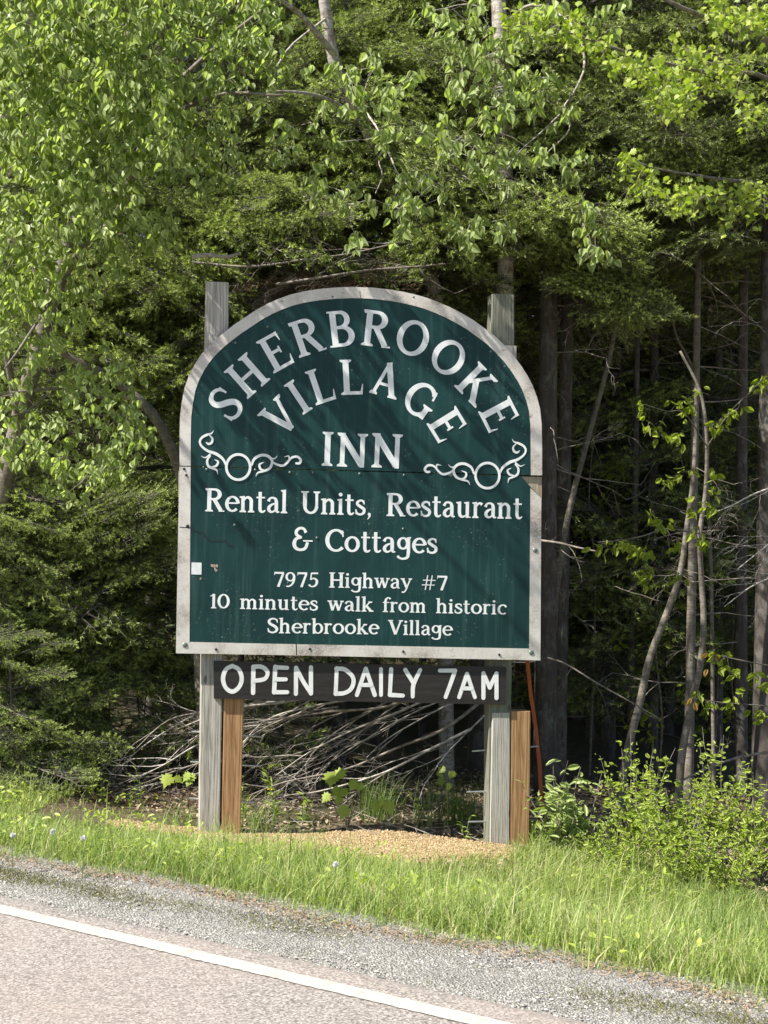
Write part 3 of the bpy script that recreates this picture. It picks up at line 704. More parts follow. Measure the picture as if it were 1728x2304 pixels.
scroll(1096.3, 1069.6, -1 / 3.95, 1 / 3.95, 0, 0)
# ---------------- posts, rails, rods
def post(name, tl_, tr_, br_, bl_, w0, w1, mat, label, bev=.006):
    q = PX([tl_, tr_, br_, bl_], w0); mb = MB()
    NZ = 14; V = []; 
    (u0, v0), (u1, v1), (u2, v2), (u3, v3) = q
    prof = lambda a, b: [(a + bev, w0), (b - bev, w0), (b, w0 - bev), (b, w1 + bev), (b - bev, w1), (a + bev, w1), (a, w1 + bev), (a, w0 - bev)]
    for i in range(NZ):
        f = i / (NZ - 1); a = u3 + (u0 - u3) * f; b = u2 + (u1 - u2) * f; z = v3 + (v0 - v3) * f
        j = rnd.uniform(-.0012, .0012)
        if i == NZ - 1: a += .003; b -= .003
        V += [SX(uu + j, z, ww) for uu, ww in prof(a, b)]
    F = [(i * 8 + k, i * 8 + (k + 1) % 8, (i + 1) * 8 + (k + 1) % 8, (i + 1) * 8 + k) for i in range(NZ - 1) for k in range(8)]
    o_ = SX((u0 + u1) / 2, v3, (w0 + w1) / 2)
    me_ = bpy.data.meshes.new(name); top = tuple(range((NZ - 1) * 8, NZ * 8))
    me_.from_pydata([v - o_ for v in V], [], F + [top]); me_.materials.append(M[mat]); me_.update()
    o = link(name, me_, SG, Matrix.Translation(o_) ); o['label'] = label; return o
post('post', (463.5, 633), (515.5, 633), (494, 1905), (447.5, 1905), -.056, -.196, 'grey_post_wood', 'tall weathered grey post')
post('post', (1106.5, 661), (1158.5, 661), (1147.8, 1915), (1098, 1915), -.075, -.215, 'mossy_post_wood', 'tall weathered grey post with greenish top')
post('post', (1107.5, 1604), (1148.5, 1602), (1146.5, 1918), (1101.5, 1918), -.056, -.0745, 'grey_post_wood', 'short grey facing timber with a sloping top')
post('post', (504, 1540), (549.5, 1540), (540.5, 1902), (497, 1902), -.060, -.20, 'brown_post_wood', 'newer brown post')
post('post', (1150, 1601), (1194.5, 1605), (1190.5, 1915), (1147.5, 1915), -.060, -.20, 'brown_post_wood', 'newer brown post')
def rail(p, w0, w1):
    o = poly_plate('rail', PX(p, w0), w0, w1, 'rail_wood' if p[0][1] > 1000 else 'grey_post_wood', SG)
rail([(470, 752), (470, 800), (1162, 826), (1162, 778)], -.016, -.054)
rail([(402, 1060), (402, 1116), (1218.5, 1140), (1219, 1073)], -.016, -.054)
rail([(400, 1400), (400, 1455), (1212, 1471), (1212, 1416)], -.016, -.054)
def rod(px0, px1, y0, y1, w_):
    mb = MB(); a, b = SP(px0, y0, w_), SP(px1, y1, w_)
    mb.tube([SX(a[0], a[1], w_), SX(b[0], b[1], w_)], .0065, 7); o = mb.obj('threaded_rod', 'steel', SG, smooth=True)
for a in [(431, 590, 1646, 1658, -.13), (428, 586, 1714, 1724, -.13), (425, 575, 1796, 1806, -.13), (1062, 1212, 1690, 1679, -.14), (1050, 1200, 1782, 1778, -.14), (1053, 1202, 1849, 1846, -.14)]:
    rod(*a)

# ================================================================== PLANTS
LEAFN = {}
def leaf_parts(parent, tmpl, mat, P, D, N, S, tone, lim=300, name='leaf', alt=None):
    """up to lim leaves as objects (largest in view first), the rest one mesh"""
    P = np.asarray(P); d = np.linalg.norm(P - np.array(CAM)[None], axis=1)
    px = (P[:, 0] / P[:, 1]) * FPX; py = ((P[:, 2] - CAM.z) / P[:, 1] - math.tan(PITCH)) * FPX
    inv = (np.abs(px) < 880) & (np.abs(py) < 1170)
    order = np.argsort(-(S / d) * np.where(inv, 1, .01)); obj_i = order[:lim]; rest = order[lim:]
    key = (id(tmpl[0]), mat)
    if key not in LEAFN: LEAFN[key] = npmesh('leaf', tmpl[0], tmpl[1], mat, np.full(len(tmpl[0]), .45), True)
    me = LEAFN[key]; Fm = frames(D, N); loc = parent.location
    for i in obj_i:
        o = bpy.data.objects.new(name, me); COL.objects.link(o); o.parent = parent
        f = Fm[i] * S[i]
        o.matrix_local = Matrix(((f[0][0], f[1][0], f[2][0], P[i][0] - loc.x), (f[0][1], f[1][1], f[2][1], P[i][1] - loc.y), (f[0][2], f[1][2], f[2][2], P[i][2] - loc.z), (0, 0, 0, 1)))
    if len(rest):
        V, F, tn = batch(*tmpl, P[rest], D[rest], N[rest], S[rest], tone[rest])
        o = link('leaves', npmesh('leaves', V, F, mat, tn, True), parent); o['kind'] = 'stuff'
def wiggle(a, b, n, amp, sag=0):
    a, b = Vector(a), Vector(b); L = (b - a).length; out = []
    ph = [rnd.uniform(0, 6.28) for _ in range(6)]
    for i in range(n + 1):
        t = i / n; e = math.sin(math.pi * t)
        off = Vector([amp * L * (math.sin(3.1 * t * 2 + ph[k]) - math.sin(ph[k]) + .5 * math.sin(9 * t + ph[k + 3]) - .5 * math.sin(ph[k + 3])) * .5 * (1 if t < 1 else 1) for k in range(3)])
        out.append(a.lerp(b, t) + off * t * (1.3 - t) + Vector((0, 0, -sag * L * e)))
    return out
def path_px(pts): return [at(*p) for p in pts]
def smooth_path(P, seg=4): return [Vector(q) for q in catmull([tuple(p) for p in P], seg)]

def deciduous(name, label, cat, limbs, clusters, tmpl, lmat, bmat, lsize, hang=1.0, nleaf=(6, 12), spread=.10, group=None, basept=None, lim=300, flatn=0):
    """limbs: list of (path of Vectors, r0, r1, partname); clusters: list of Vectors"""
    root = thing(name, label, cat, basept or limbs[0][0][0], group)
    nodes = []
    for P, r0, r1, nm in limbs:
        mb = MB(); P2 = smooth_path(P, 4); k = len(P2)
        mb.tube(P2, np.linspace(r0, r1, k), 8 if r0 > .015 else 5); mb.obj(nm, bmat, root, smooth=True)
        for i, p in enumerate(P2):
            if i > k * .12: nodes.append((np.array(p), r0 + (r1 - r0) * i / k))
    LP, LD, LN, LS = [], [], [], []
    tw = []; NA = np.array([q[0] for q in nodes])
    tN = list(NA)
    for c in sorted(clusters, key=lambda c: np.min(np.linalg.norm(NA - np.array(c)[None], axis=1))):
        ca = np.array(c); arr = np.array(tN); d = np.linalg.norm(arr - ca[None], axis=1) + np.maximum(0, ca[2] - arr[:, 2]) * .6
        j = int(np.argmin(d)); a = Vector(arr[j]); L = (Vector(c) - a).length
        if L > .05:
            path = wiggle(a, c, max(3, int(L / .08)), .10, .0 if L < .4 else -.08)
            tw.append((path, min(.0065, .0018 + L * .005), .0013)); tN += [np.array(q) for q in path[1::2]]
        k = rnd.randint(*nleaf)
        for _ in range(k):
            v = rv(1)[0] * spread * rnd.random() ** .5; p = ca + v * (1, 1, .9)
            LP.append(p)
            dd = rv(1)[0]; dd[2] = -abs(dd[2]) * .3 - hang * rnd.uniform(.4, 1.4); LD.append(dd)
            nn = rv(1)[0]; nn[1] -= .55; nn[2] += .35 + flatn; LN.append(nn); LS.append(lsize * rnd.uniform(.65, 1.15))
        for _ in range(2):
            e = Vector(c) + Vector(rv(1)[0] * spread) + Vector((0, 0, -spread * .6)); tw.append((wiggle(c, e, 3, .1), .0014, .0009))
    mb = MB()
    for path, r0, r1 in tw: mb.tube(path, np.linspace(r0, r1, len(path)), 3, cap=False)
    if tw:
        o = mb.obj('twigs', bmat, root); o['kind'] = 'stuff'
    LP, LD, LN, LS = map(np.array, (LP, LD, LN, LS))
    leaf_parts(root, tmpl, lmat, LP, LD, LN, LS, rg.random(len(LP)), lim)
    return root
def scat(poly, n, Y0, Y1, seedfn=None):
    """n points inside pixel polygon at depths"""
    xs = [p[0] for p in poly]; ys = [p[1] for p in poly]; out = []
    while len(out) < n:
        x = rnd.uniform(min(xs), max(xs)); y = rnd.uniform(min(ys), max(ys)); c = False; j = len(poly) - 1
        for i in range(len(poly)):
            if (ys[i] > y) != (ys[j] > y) and x < (xs[j] - xs[i]) * (y - ys[i]) / (ys[j] - ys[i]) + xs[i]: c = not c
            j = i
        if c: out.append(at(x, y, rnd.uniform(Y0, Y1)))
    return out
def down(px, Y, dz=0):
    b = base(px, Y); b.z += dz; return b

# ---- birches
B = path_px
birchA = deciduous('birch_tree', 'big birch with pale limbs and dense hanging leaves filling the upper corner', 'birch tree',
    [([down(-60, 11.6, -.1), at(-30, 1300, 11.5), at(30, 1000, 11.4), at(110, 700, 11.2), at(200, 400, 11.0), at(290, 100, 10.8), at(330, -150, 10.7), at(360, -420, 10.6)], .085, .03, 'trunk'),
     ([at(110, 700, 11.2), at(180, 560, 11.0), at(262, 480, 10.9), at(350, 250, 10.8), at(470, 120, 10.6), at(600, 15, 10.5)], .035, .012, 'branch'),
     ([at(50, 1000, 11.4), at(0, 700, 10.9), at(-20, 500, 10.6), at(60, 300, 10.3), at(30, 60, 10.0)], .03, .01, 'branch'),
     ([at(200, 400, 11.0), at(330, 300, 10.6), at(480, 215, 10.3), at(640, 215, 10.2)], .022, .008, 'branch'),
     ([at(20, 540, 10.8), at(120, 640, 10.5), at(60, 760, 10.3), at(10, 830, 10.2)], .016, .006, 'branch'),
     ([at(290, 100, 10.8), at(180, 40, 9.9), at(60, -80, 9.3), at(150, -220, 8.9)], .02, .008, 'branch')],
    scat([(-40, -40), (640, -40), (600, 200), (540, 380), (420, 480), (300, 620), (130, 700), (-40, 800)], 400, 9.8, 11.0) + scat([(-40, -60), (430, -60), (380, 420), (200, 560), (-40, 600)], 260, 9.4, 10.2),
    BIRCH, 'birch_leaf', 'young_bark', .074, 1.0, (9, 15), .11)
birchC = deciduous('birch_tree', 'leaning birch whose stem rises behind the shoulder of the sign, leaves low over the spruce', 'birch tree',
    [([down(470, 11.9, -.1), at(430, 1200, 11.6), at(365, 965, 11.3), at(262, 860, 11.2), at(190, 820, 11.1), at(95, 765, 11.0), at(20, 690, 10.9), at(-60, 560, 10.8)], .05, .016, 'trunk'),
     ([at(300, 900, 11.2), at(280, 890, 11.2), at(210, 893, 11.1), at(140, 875, 10.9), at(60, 880, 10.7), at(-10, 888, 10.6)], .016, .008, 'branch'),
     ([at(110, 885, 10.8), at(60, 925, 10.7), at(-10, 945, 10.6)], .01, .006, 'branch'),
     ([at(340, 935, 11.3), at(270, 930, 11.0), at(190, 940, 10.7)], .01, .005, 'branch')],
    scat([(-40, 640), (160, 620), (250, 760), (330, 900), (330, 1010), (250, 1110), (120, 1110), (-40, 1060)], 170, 10.3, 11.0),
    BIRCH, 'birch_leaf', 'young_bark', .07, 1.0, (6, 12), .10)
def cl(px_list, Y, j=.12):
    return [at(x, y, Y + rnd.uniform(-j, j)) for x, y in px_list]
birchB = deciduous('birch_tree', 'birch with a pale peeling trunk leaning behind the arch and sparse twigs above it', 'birch tree',
    [([down(1010, 13.2, -.1), at(1000, 1200, 13.1), at(985, 700, 13.0), at(950, 600, 12.9), at(880, 420, 12.7), at(830, 300, 12.6), at(762, 170, 12.4), at(735, 40, 12.3), at(720, -120, 12.2), at(700, -500, 12)], .07, .045, 'trunk'),
     ([at(790, 230, 12.5), at(820, 250, 11.8), at(850, 290, 11.0), at(870, 330, 10.6), at(895, 390, 10.4), at(925, 425, 10.3)], .014, .004, 'branch'),
     ([at(868, 325, 10.6), at(852, 360, 10.6), at(860, 395, 10.5), at(845, 435, 10.5)], .006, .003, 'branch'),
     ([at(750, 120, 12.3), at(700, 60, 11.9), at(660, 20, 11.6), at(600, -20, 11.2)], .03, .012, 'branch'),
     ([at(830, 300, 12.6), at(760, 235, 12.2), at(690, 210, 11.7), at(600, 205, 11.3)], .022, .008, 'branch'),
     ([at(735, 40, 12.3), at(640, 120, 11.4), at(600, 230, 10.9)], .012, .004, 'branch')],
    cl([(630, 60), (622, 120), (640, 150), (610, 190), (780, 165), (838, 130), (845, 150), (790, 185), (800, 210), (740, 230), (725, 245), (770, 245), (860, 200), (880, 215), (900, 190), (918, 175), (935, 165), (860, 240), (880, 250), (815, 240), (700, 275), (640, 285), (620, 300), (655, 330), (870, 285), (850, 310), (885, 300), (905, 290), (760, 320), (710, 370), (720, 410), (770, 430), (780, 460), (740, 440), (800, 420), (845, 450), (870, 455), (890, 440), (930, 460), (915, 455), (900, 470), (895, 500), (910, 515), (885, 545), (800, 530), (790, 545), (620, 350), (600, 100), (930, 400), (910, 405), (955, 395)], 10.1, .3) + scat([(560, 60), (900, 120), (960, 420), (640, 470), (600, 300)], 20, 9.9, 10.6),
    BIRCH, 'birch_leaf', 'birch_bark', .082, 1.1, (5, 9), .07)
birchD = deciduous('birch_tree', 'birch with a straight grey trunk rising behind the greenish post top, twigs hanging', 'birch tree',
    [([down(1120, 12.6, -.1), at(1128, 1200, 12.6), at(1136, 700, 12.6), at(1138, 480, 12.5), at(1130, 200, 12.4), at(1120, -60, 12.3), at(1110, -500, 12.2)], .085, .06, 'trunk'),
     ([at(1128, 60, 12.4), at(1200, 10, 11.6), at(1290, 60, 11.0), at(1315, 145, 10.7), at(1290, 210, 10.6), at(1268, 245, 10.6), at(1282, 290, 10.5), at(1230, 345, 10.5)], .014, .005, 'branch'),
     ([at(1262, 255, 10.6), at(1215, 300, 10.5), at(1170, 340, 10.4), at(1130, 400, 10.4)], .006, .003, 'branch'),
     ([at(1130, 140, 12.3), at(1080, 60, 11.4), at(1040, 40, 10.9), at(1010, 10, 10.7)], .012, .004, 'branch'),
     ([at(1290, 380, 10.5), at(1310, 440, 10.4), at(1335, 490, 10.4), at(1340, 560, 10.4)], .005, .003, 'branch')],
    cl([(960, 15), (945, 30), (985, 55), (1000, 25), (1030, 60), (1060, 40), (1075, 15), (1050, 75), (1080, 100), (1100, 60), (1110, 90), (1130, 100), (1020, 90), (1040, 120), (1060, 135), (1090, 150), (1120, 160), (1140, 120), (1000, 80), (1005, 140), (1040, 165), (1080, 190), (1110, 200), (1150, 190), (1060, 210), (1025, 200), (1090, 240), (1130, 230), (1150, 260), (1085, 265), (1130, 275), (1105, 285), (1170, 165), (1200, 180), (1230, 150), (1225, 175), (1250, 190), (1210, 210), (1180, 220), (1165, 100), (1190, 60), (1220, 30), (1250, 15), (1010, 300), (990, 310), (1000, 330), (1025, 320), (1060, 300), (1075, 330), (1050, 350), (1030, 340), (1070, 370), (1085, 400), (995, 360), (960, 300), (1110, 360), (1120, 375), (990, 420), (1000, 435), (975, 400), (955, 410), (930, 450), (1290, 350), (1275, 365), (1285, 380), (1310, 345), (1215, 330), (1220, 355), (1160, 350), (1180, 355), (1175, 410), (1230, 340), (1270, 250), (1285, 240), (1140, 250), (1305, 460), (1320, 470), (1335, 470), (1312, 500), (1365, 520), (1330, 550), (1345, 560), (1320, 575), (1375, 580), (1135, 505), (1120, 515), (1145, 520), (1050, 540), (1055, 555), (1140, 490), (1330, 40), (1360, 20), (1400, 10), (1380, 60)], 10.1, .3) + scat([(980, 10), (1240, 0), (1260, 360), (1000, 400)], 26, 9.9, 10.6) + scat([(880, 420), (1180, 420), (1160, 560), (900, 540)], 9, 10.0, 10.4),
    BIRCH, 'birch_leaf', 'birch_bark', .082, 1.1, (5, 9), .07)
shadeB = deciduous('birch_tree', 'birch leaning out over the verge, its high twigs above the sign', 'birch tree',
    [([down(-420, 11.0, -.1), at(-380, 900, 10.6), at(-330, 300, 10.1), at(-220, -100, 9.6), at(-60, -330, 9.2), at(120, -480, 8.9)], .08, .03, 'trunk'),
     ([at(-60, -330, 9.2), at(150, -280, 8.9), at(330, -250, 8.7), at(520, -330, 8.6)], .02, .006, 'branch'),
     ([at(-220, -100, 9.6), at(-60, -120, 9.0), at(120, -140, 8.6), at(260, -190, 8.4)], .02, .006, 'branch'),
     ([at(-60, -330, 9.2), at(-160, -620, 9.0), at(-60, -860, 8.8), at(160, -960, 8.7), at(340, -1000, 8.6)], .022, .006, 'branch'),
     ([at(120, -480, 8.9), at(330, -520, 8.8), at(560, -560, 8.7), at(700, -620, 8.6)], .016, .006, 'branch')],
    scat([(-60, -420), (300, -560), (640, -620), (600, -260), (330, -150), (0, -110)], 40, 8.4, 9.0) + scat([(-200, -700), (300, -800), (380, -1080), (-100, -1050)], 34, 8.4, 8.9),
    BIRCH, 'birch_leaf', 'birch_bark', .06, 1.0, (4, 8), .10, lim=40)
# ---- maples
mapleR = deciduous('maple_tree', 'maple with bright yellow green sprays of small lobed leaves above the dark trunks', 'maple tree',
    [([down(1900, 12.4, -.1), at(1880, 1000, 12.2), at(1850, 500, 12.0), at(1820, 150, 11.8), at(1800, -200, 11.7)], .08, .05, 'trunk'),
     ([at(1850, 400, 12), at(1740, 110, 11.2), at(1640, 60, 10.8), at(1540, 20, 10.5), at(1480, -10, 10.4)], .03, .012, 'branch'),
     ([at(1840, 330, 12), at(1728, 178, 11.3), at(1600, 165, 10.8), at(1450, 130, 10.4), at(1330, 90, 10.2), at(1250, 65, 10.1)], .022, .006, 'branch'),
     ([at(1860, 560, 12), at(1740, 430, 11.2), at(1600, 400, 10.7), at(1480, 380, 10.4), at(1400, 350, 10.3)], .018, .005, 'branch')],
    scat([(1130, 20), (1280, 10), (1330, 70), (1400, 110), (1480, 140), (1560, 170), (1590, 230), (1500, 240), (1430, 170), (1320, 140), (1240, 90), (1150, 90)], 120, 9.9, 10.6)
    + scat([(1480, 210), (1560, 200), (1590, 250), (1480, 280)], 22, 9.9, 10.4) + scat([(1380, 350), (1440, 350), (1480, 400), (1540, 410), (1600, 430), (1560, 480), (1440, 440)], 44, 10.0, 10.6)
    + scat([(1580, 10), (1740, 10), (1740, 90), (1600, 60)], 44, 10.2, 10.8) + scat([(1660, 230), (1728, 230), (1728, 300), (1680, 300)], 12, 10.2, 10.6) + scat([(1600, 440), (1728, 400), (1728, 520), (1640, 520)], 30, 10.3, 10.8) + scat([(1500, 90), (1700, 110), (1700, 230), (1560, 170)], 36, 10.4, 11),
    MAPLE, 'maple_leaf', 'young_bark', .056, .45, (4, 8), .10, flatn=.4)
# ---- sapling with beech like leaves, right of the sign
sapling = deciduous('young_tree', 'slender S curved sapling with a pinkish trunk and bright green oval leaves', 'sapling',
    [([down(1528, 11.9, -.05), at(1532, 1720, 11.9), at(1552, 1600, 11.9), at(1575, 1500, 11.8), at(1583, 1400, 11.8), at(1578, 1300, 11.8), at(1575, 1200, 11.7), at(1588, 1100, 11.7), at(1590, 980, 11.6), at(1575, 880, 11.6), at(1530, 790, 11.6)], .036, .010, 'trunk'),
     ([at(1575, 1200, 11.7), at(1500, 1190, 11.4), at(1450, 1205, 11.2), at(1400, 1215, 11.1), at(1345, 1220, 11.1)], .007, .003, 'branch'),
     ([at(1588, 1000, 11.6), at(1540, 930, 11.4), at(1500, 925, 11.3), at(1450, 910, 11.2)], .006, .003, 'branch'),
     ([at(1588, 1010, 11.6), at(1640, 930, 11.4), at(1690, 880, 11.3), at(1735, 830, 11.2)], .006, .003, 'branch'),
     ([at(1580, 1300, 11.8), at(1570, 1180, 11.4), at(1530, 1150, 11.4)], .006, .003, 'branch')],
    cl([(1445, 915), (1460, 950), (1480, 965), (1500, 985), (1525, 990), (1520, 910), (1545, 900), (1540, 930), (1600, 960), (1620, 950), (1640, 930), (1660, 920), (1575, 880), (1700, 870), (1720, 850), (1735, 850), (1345, 1225), (1355, 1225), (1390, 1215), (1410, 1225), (1440, 1235), (1455, 1230), (1470, 1150), (1480, 1175), (1490, 1180), (1440, 1280), (1450, 1300), (1460, 1310), (1450, 1270), (1455, 1245), (1520, 1230), (1575, 1200), (1580, 1215), (1510, 1290), (1535, 1295), (1560, 1120), (1540, 1060), (1500, 1080), (1600, 1070), (1610, 1100), (1560, 1150), (1590, 1140)], 11.3),
    BEECH, 'beech_leaf', 'young_bark', .088, .35, (4, 8), .075)
twig2 = deciduous('young_tree', 'low sapling with coppery and yellow green leaves at the picture edge among the trunks', 'sapling',
    [([down(1780, 11.4, -.05), at(1760, 1700, 11.3), at(1745, 1560, 11.2), at(1740, 1450, 11.2), at(1750, 1300, 11.2)], .016, .006, 'trunk'),
     ([at(1742, 1500, 11.2), at(1690, 1490, 11.1), at(1640, 1480, 11.1), at(1590, 1470, 11.0)], .006, .003, 'branch'),
     ([at(1745, 1590, 11.2), at(1680, 1585, 11.1), at(1620, 1580, 11.1), at(1555, 1570, 11.0)], .006, .003, 'branch')],
    cl([(1600, 1475), (1620, 1500), (1640, 1515), (1660, 1510), (1690, 1515), (1710, 1515), (1728, 1540), (1575, 1565), (1590, 1580), (1610, 1590), (1635, 1590), (1650, 1570), (1700, 1600), (1720, 1610), (1660, 1560), (1630, 1475)], 11.1),
    BEECH, 'beech_leaf', 'young_bark', .078, .35, (4, 7), .06)
LP = np.array([tuple(at(x, y, 11.05)) for x, y in [(1592, 1468), (1602, 1472), (1610, 1468), (1555, 1570), (1562, 1580), (1592, 1505)]])
D_ = rv(6); D_[:, 2] = -1; leaf_parts(twig2, BEECH, 'copper_leaf', LP, D_, rv(6) + np.array([[0, -.8, .3]]), np.full(6, .07), np.full(6, .5), 10, 'copper_leaf')

def gq(px, Y):
    b = base(px, Y); b.z -= .03; return b
# ---- spruce boughs
def needle_geo(mb_list, P0, P1, n, ln, wd, tone, up_bias=.35):
    """n needles along the segment P0-P1"""
    t = rg.random(n)[:, None]; P = P0[None] * (1 - t) + P1[None] * t
    d = (P1 - P0); d = d / (np.linalg.norm(d) + 1e-9)
    r = rv(n); r[:, 2] += up_bias; r -= (r @ d)[:, None] * d[None]; r /= np.linalg.norm(r, axis=1)[:, None] + 1e-9
    D = d[None] * .75 + r * .8; D /= np.linalg.norm(D, axis=1)[:, None]
    W = np.cross(D, rv(n)); W /= np.linalg.norm(W, axis=1)[:, None] + 1e-9
    L = ln * rg.uniform(.7, 1.2, n)[:, None]
    V = np.stack([P - W * wd / 2, P + W * wd / 2, P + D * L], 1).reshape(-1, 3)
    mb_list[0].append(V); mb_list[1].append(np.repeat(np.clip(tone + rg.normal(0, .1, n), 0, 1), 3))
def bough_mesh(seed, fresh=.5, dead=False, dens=1.0, droop=.16, dm='dead_wood'):
    r = random.Random(seed); nd = [[], []]; tw = MB()
    ax = lambda x: np.array((x, .03 * math.sin(4 * x + seed), .10 * x - droop * x * x - .02 * math.sin(7 * x + seed)))
    tw.tube([ax(q) for q in np.linspace(0, 1, 9)], np.linspace(.011, .002, 9), 4, .2)
    needle = not dead
    x = .12 + r.uniform(0, .04); side = 1
    while x < .99:
        a = ax(x); L = (.46 * (1 - x) ** .75 + .07) * r.uniform(.75, 1.15); an = R(r.uniform(42, 62)) * side
        dr = np.array((math.cos(an), math.sin(an), r.uniform(-.12, .1)))
        sub = [a + dr * L * t + np.array((0, 0, -.10 * L * t * t)) for t in (0, .35, .7, 1)]
        tw.tube(sub, np.linspace(.004 if not dead else .0045, .0014, 4), 3, .2, False)
        st_ = .25 if x < .4 else .05
        if needle:
            for i in range(3):
                if i == 0 and x < .45: n_ = int(26 * dens * L)
                else: n_ = int(150 * dens * L / 3)
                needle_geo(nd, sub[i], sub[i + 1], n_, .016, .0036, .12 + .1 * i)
        t = st_ + .12
        while t < .97:
            p = a + dr * L * t + np.array((0, 0, -.10 * L * t * t)); l2 = (.16 * (1 - t * .6) * (L / .4) + .03) * r.uniform(.7, 1.2)
            s2 = r.choice((-1, 1)); a2 = an + s2 * R(r.uniform(35, 60))
            d2 = np.array((math.cos(a2), math.sin(a2), r.uniform(-.75, .3))); e = p + d2 * l2
            tw.tube([p, (p + e) / 2 + np.array((0, 0, .004)), e], [.0022, .0016, .001], 3, .2, False)
            if needle:
                m_ = p + (e - p) * .45; f = .9 if r.random() < fresh else .3
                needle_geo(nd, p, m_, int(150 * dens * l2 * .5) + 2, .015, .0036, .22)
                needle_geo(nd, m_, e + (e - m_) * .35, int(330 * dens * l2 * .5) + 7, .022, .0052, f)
            elif r.random() < .7:
                q = p + (e - p) * .6; tw.tube([q, q + np.array((r.uniform(-.06, .06), r.uniform(-.06, .06), -r.uniform(.02, .08)))], [.0014, .0009], 3, .2, False)
            t += r.uniform(.10, .17) / max(.5, L / .3)
        if needle:
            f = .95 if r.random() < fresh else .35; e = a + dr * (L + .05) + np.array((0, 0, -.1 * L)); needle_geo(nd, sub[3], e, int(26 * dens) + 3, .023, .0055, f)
        x += r.uniform(.018, .045); side = -side
    if dead: return tw.mesh('dead_bough', dm), None
    V = np.concatenate(nd[0]); tn = np.concatenate(nd[1]); F = np.arange(len(V)).reshape(-1, 3)
    # one mesh, two materials
    TV = np.concatenate(tw.V); allV = np.concatenate([V, TV]); FQ = np.concatenate(tw.Q) + len(V)
    FT = [F] + ([np.concatenate(tw.T) + len(V)] if tw.T else [])
    me = npmesh('bough', allV, [np.concatenate(FT), FQ], 'needles', np.concatenate([tn, np.full(len(TV), .1)]))
    me.materials.append(M['spruce_bark']); mi = np.zeros(len(me.polygons), dtype=np.int32)
    mi[len(F):] = 1; me.polygons.foreach_set('material_index', mi); return me, None
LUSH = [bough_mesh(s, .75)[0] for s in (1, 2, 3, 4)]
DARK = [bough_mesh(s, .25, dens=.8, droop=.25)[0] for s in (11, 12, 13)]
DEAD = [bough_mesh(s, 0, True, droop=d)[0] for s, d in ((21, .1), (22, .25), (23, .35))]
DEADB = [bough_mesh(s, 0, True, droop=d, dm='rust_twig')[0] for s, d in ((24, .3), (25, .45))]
def twigfan(seed, mat='dead_wood'):
    r = random.Random(seed); tw = MB()
    def grow(p, d, L, rad, dep):
        path = [p]; q = p.copy(); dd = d.copy(); n = 5
        for i in range(n):
            dd = (dd + Vector((r.gauss(0, .12), r.gauss(0, .12), r.gauss(0, .1) - .03))).normalized(); q = q + dd * L / n; path.append(q.copy())
            if dep > 0 and i > 0 and r.random() < .85:
                s = dd.orthogonal().normalized(); s.rotate(Matrix.Rotation(r.uniform(0, 6.28), 3, dd)); grow(q, (dd + s * r.uniform(.5, 1.0)).normalized(), L * r.uniform(.3, .55), rad * .5, dep - 1)
        tw.tube(path, np.linspace(rad, rad * .35, n + 1), 4 if rad > .004 else 3, .5, False)
    grow(Vector((0, 0, 0)), Vector((1, 0, .05)), 1.0, .008, 3)
    return tw.mesh('dead_branch', mat)
FANS = [twigfan(s) for s in (31, 32, 33, 34)]
PALE = [twigfan(s, 'pale_wood') for s in (41, 42, 43)]
RUST = [twigfan(s, 'rust_twig') for s in (51, 52)]
def place(me, parent, p, tgt, L=None, name='bough', roll=0, zs=1):
    """mesh unit-length along x from p toward tgt"""
    d = Vector(tgt) - Vector(p); L = L or d.length
    x_ = d.normalized(); y_ = Vector((0, 0, 1)).cross(x_).normalized(); z_ = x_.cross(y_)
    Rm = Matrix((x_, y_, z_)).transposed() @ Matrix.Rotation(roll, 3, 'X')
    mw = Matrix.Translation(Vector(p)) @ Rm.to_4x4() @ Matrix.Diagonal((L, L, L * zs, 1))
    o = bpy.data.objects.new(name, me); COL.objects.link(o); o.parent = parent
    o.matrix_local = Matrix.Translation(-parent.location) @ mw; return o
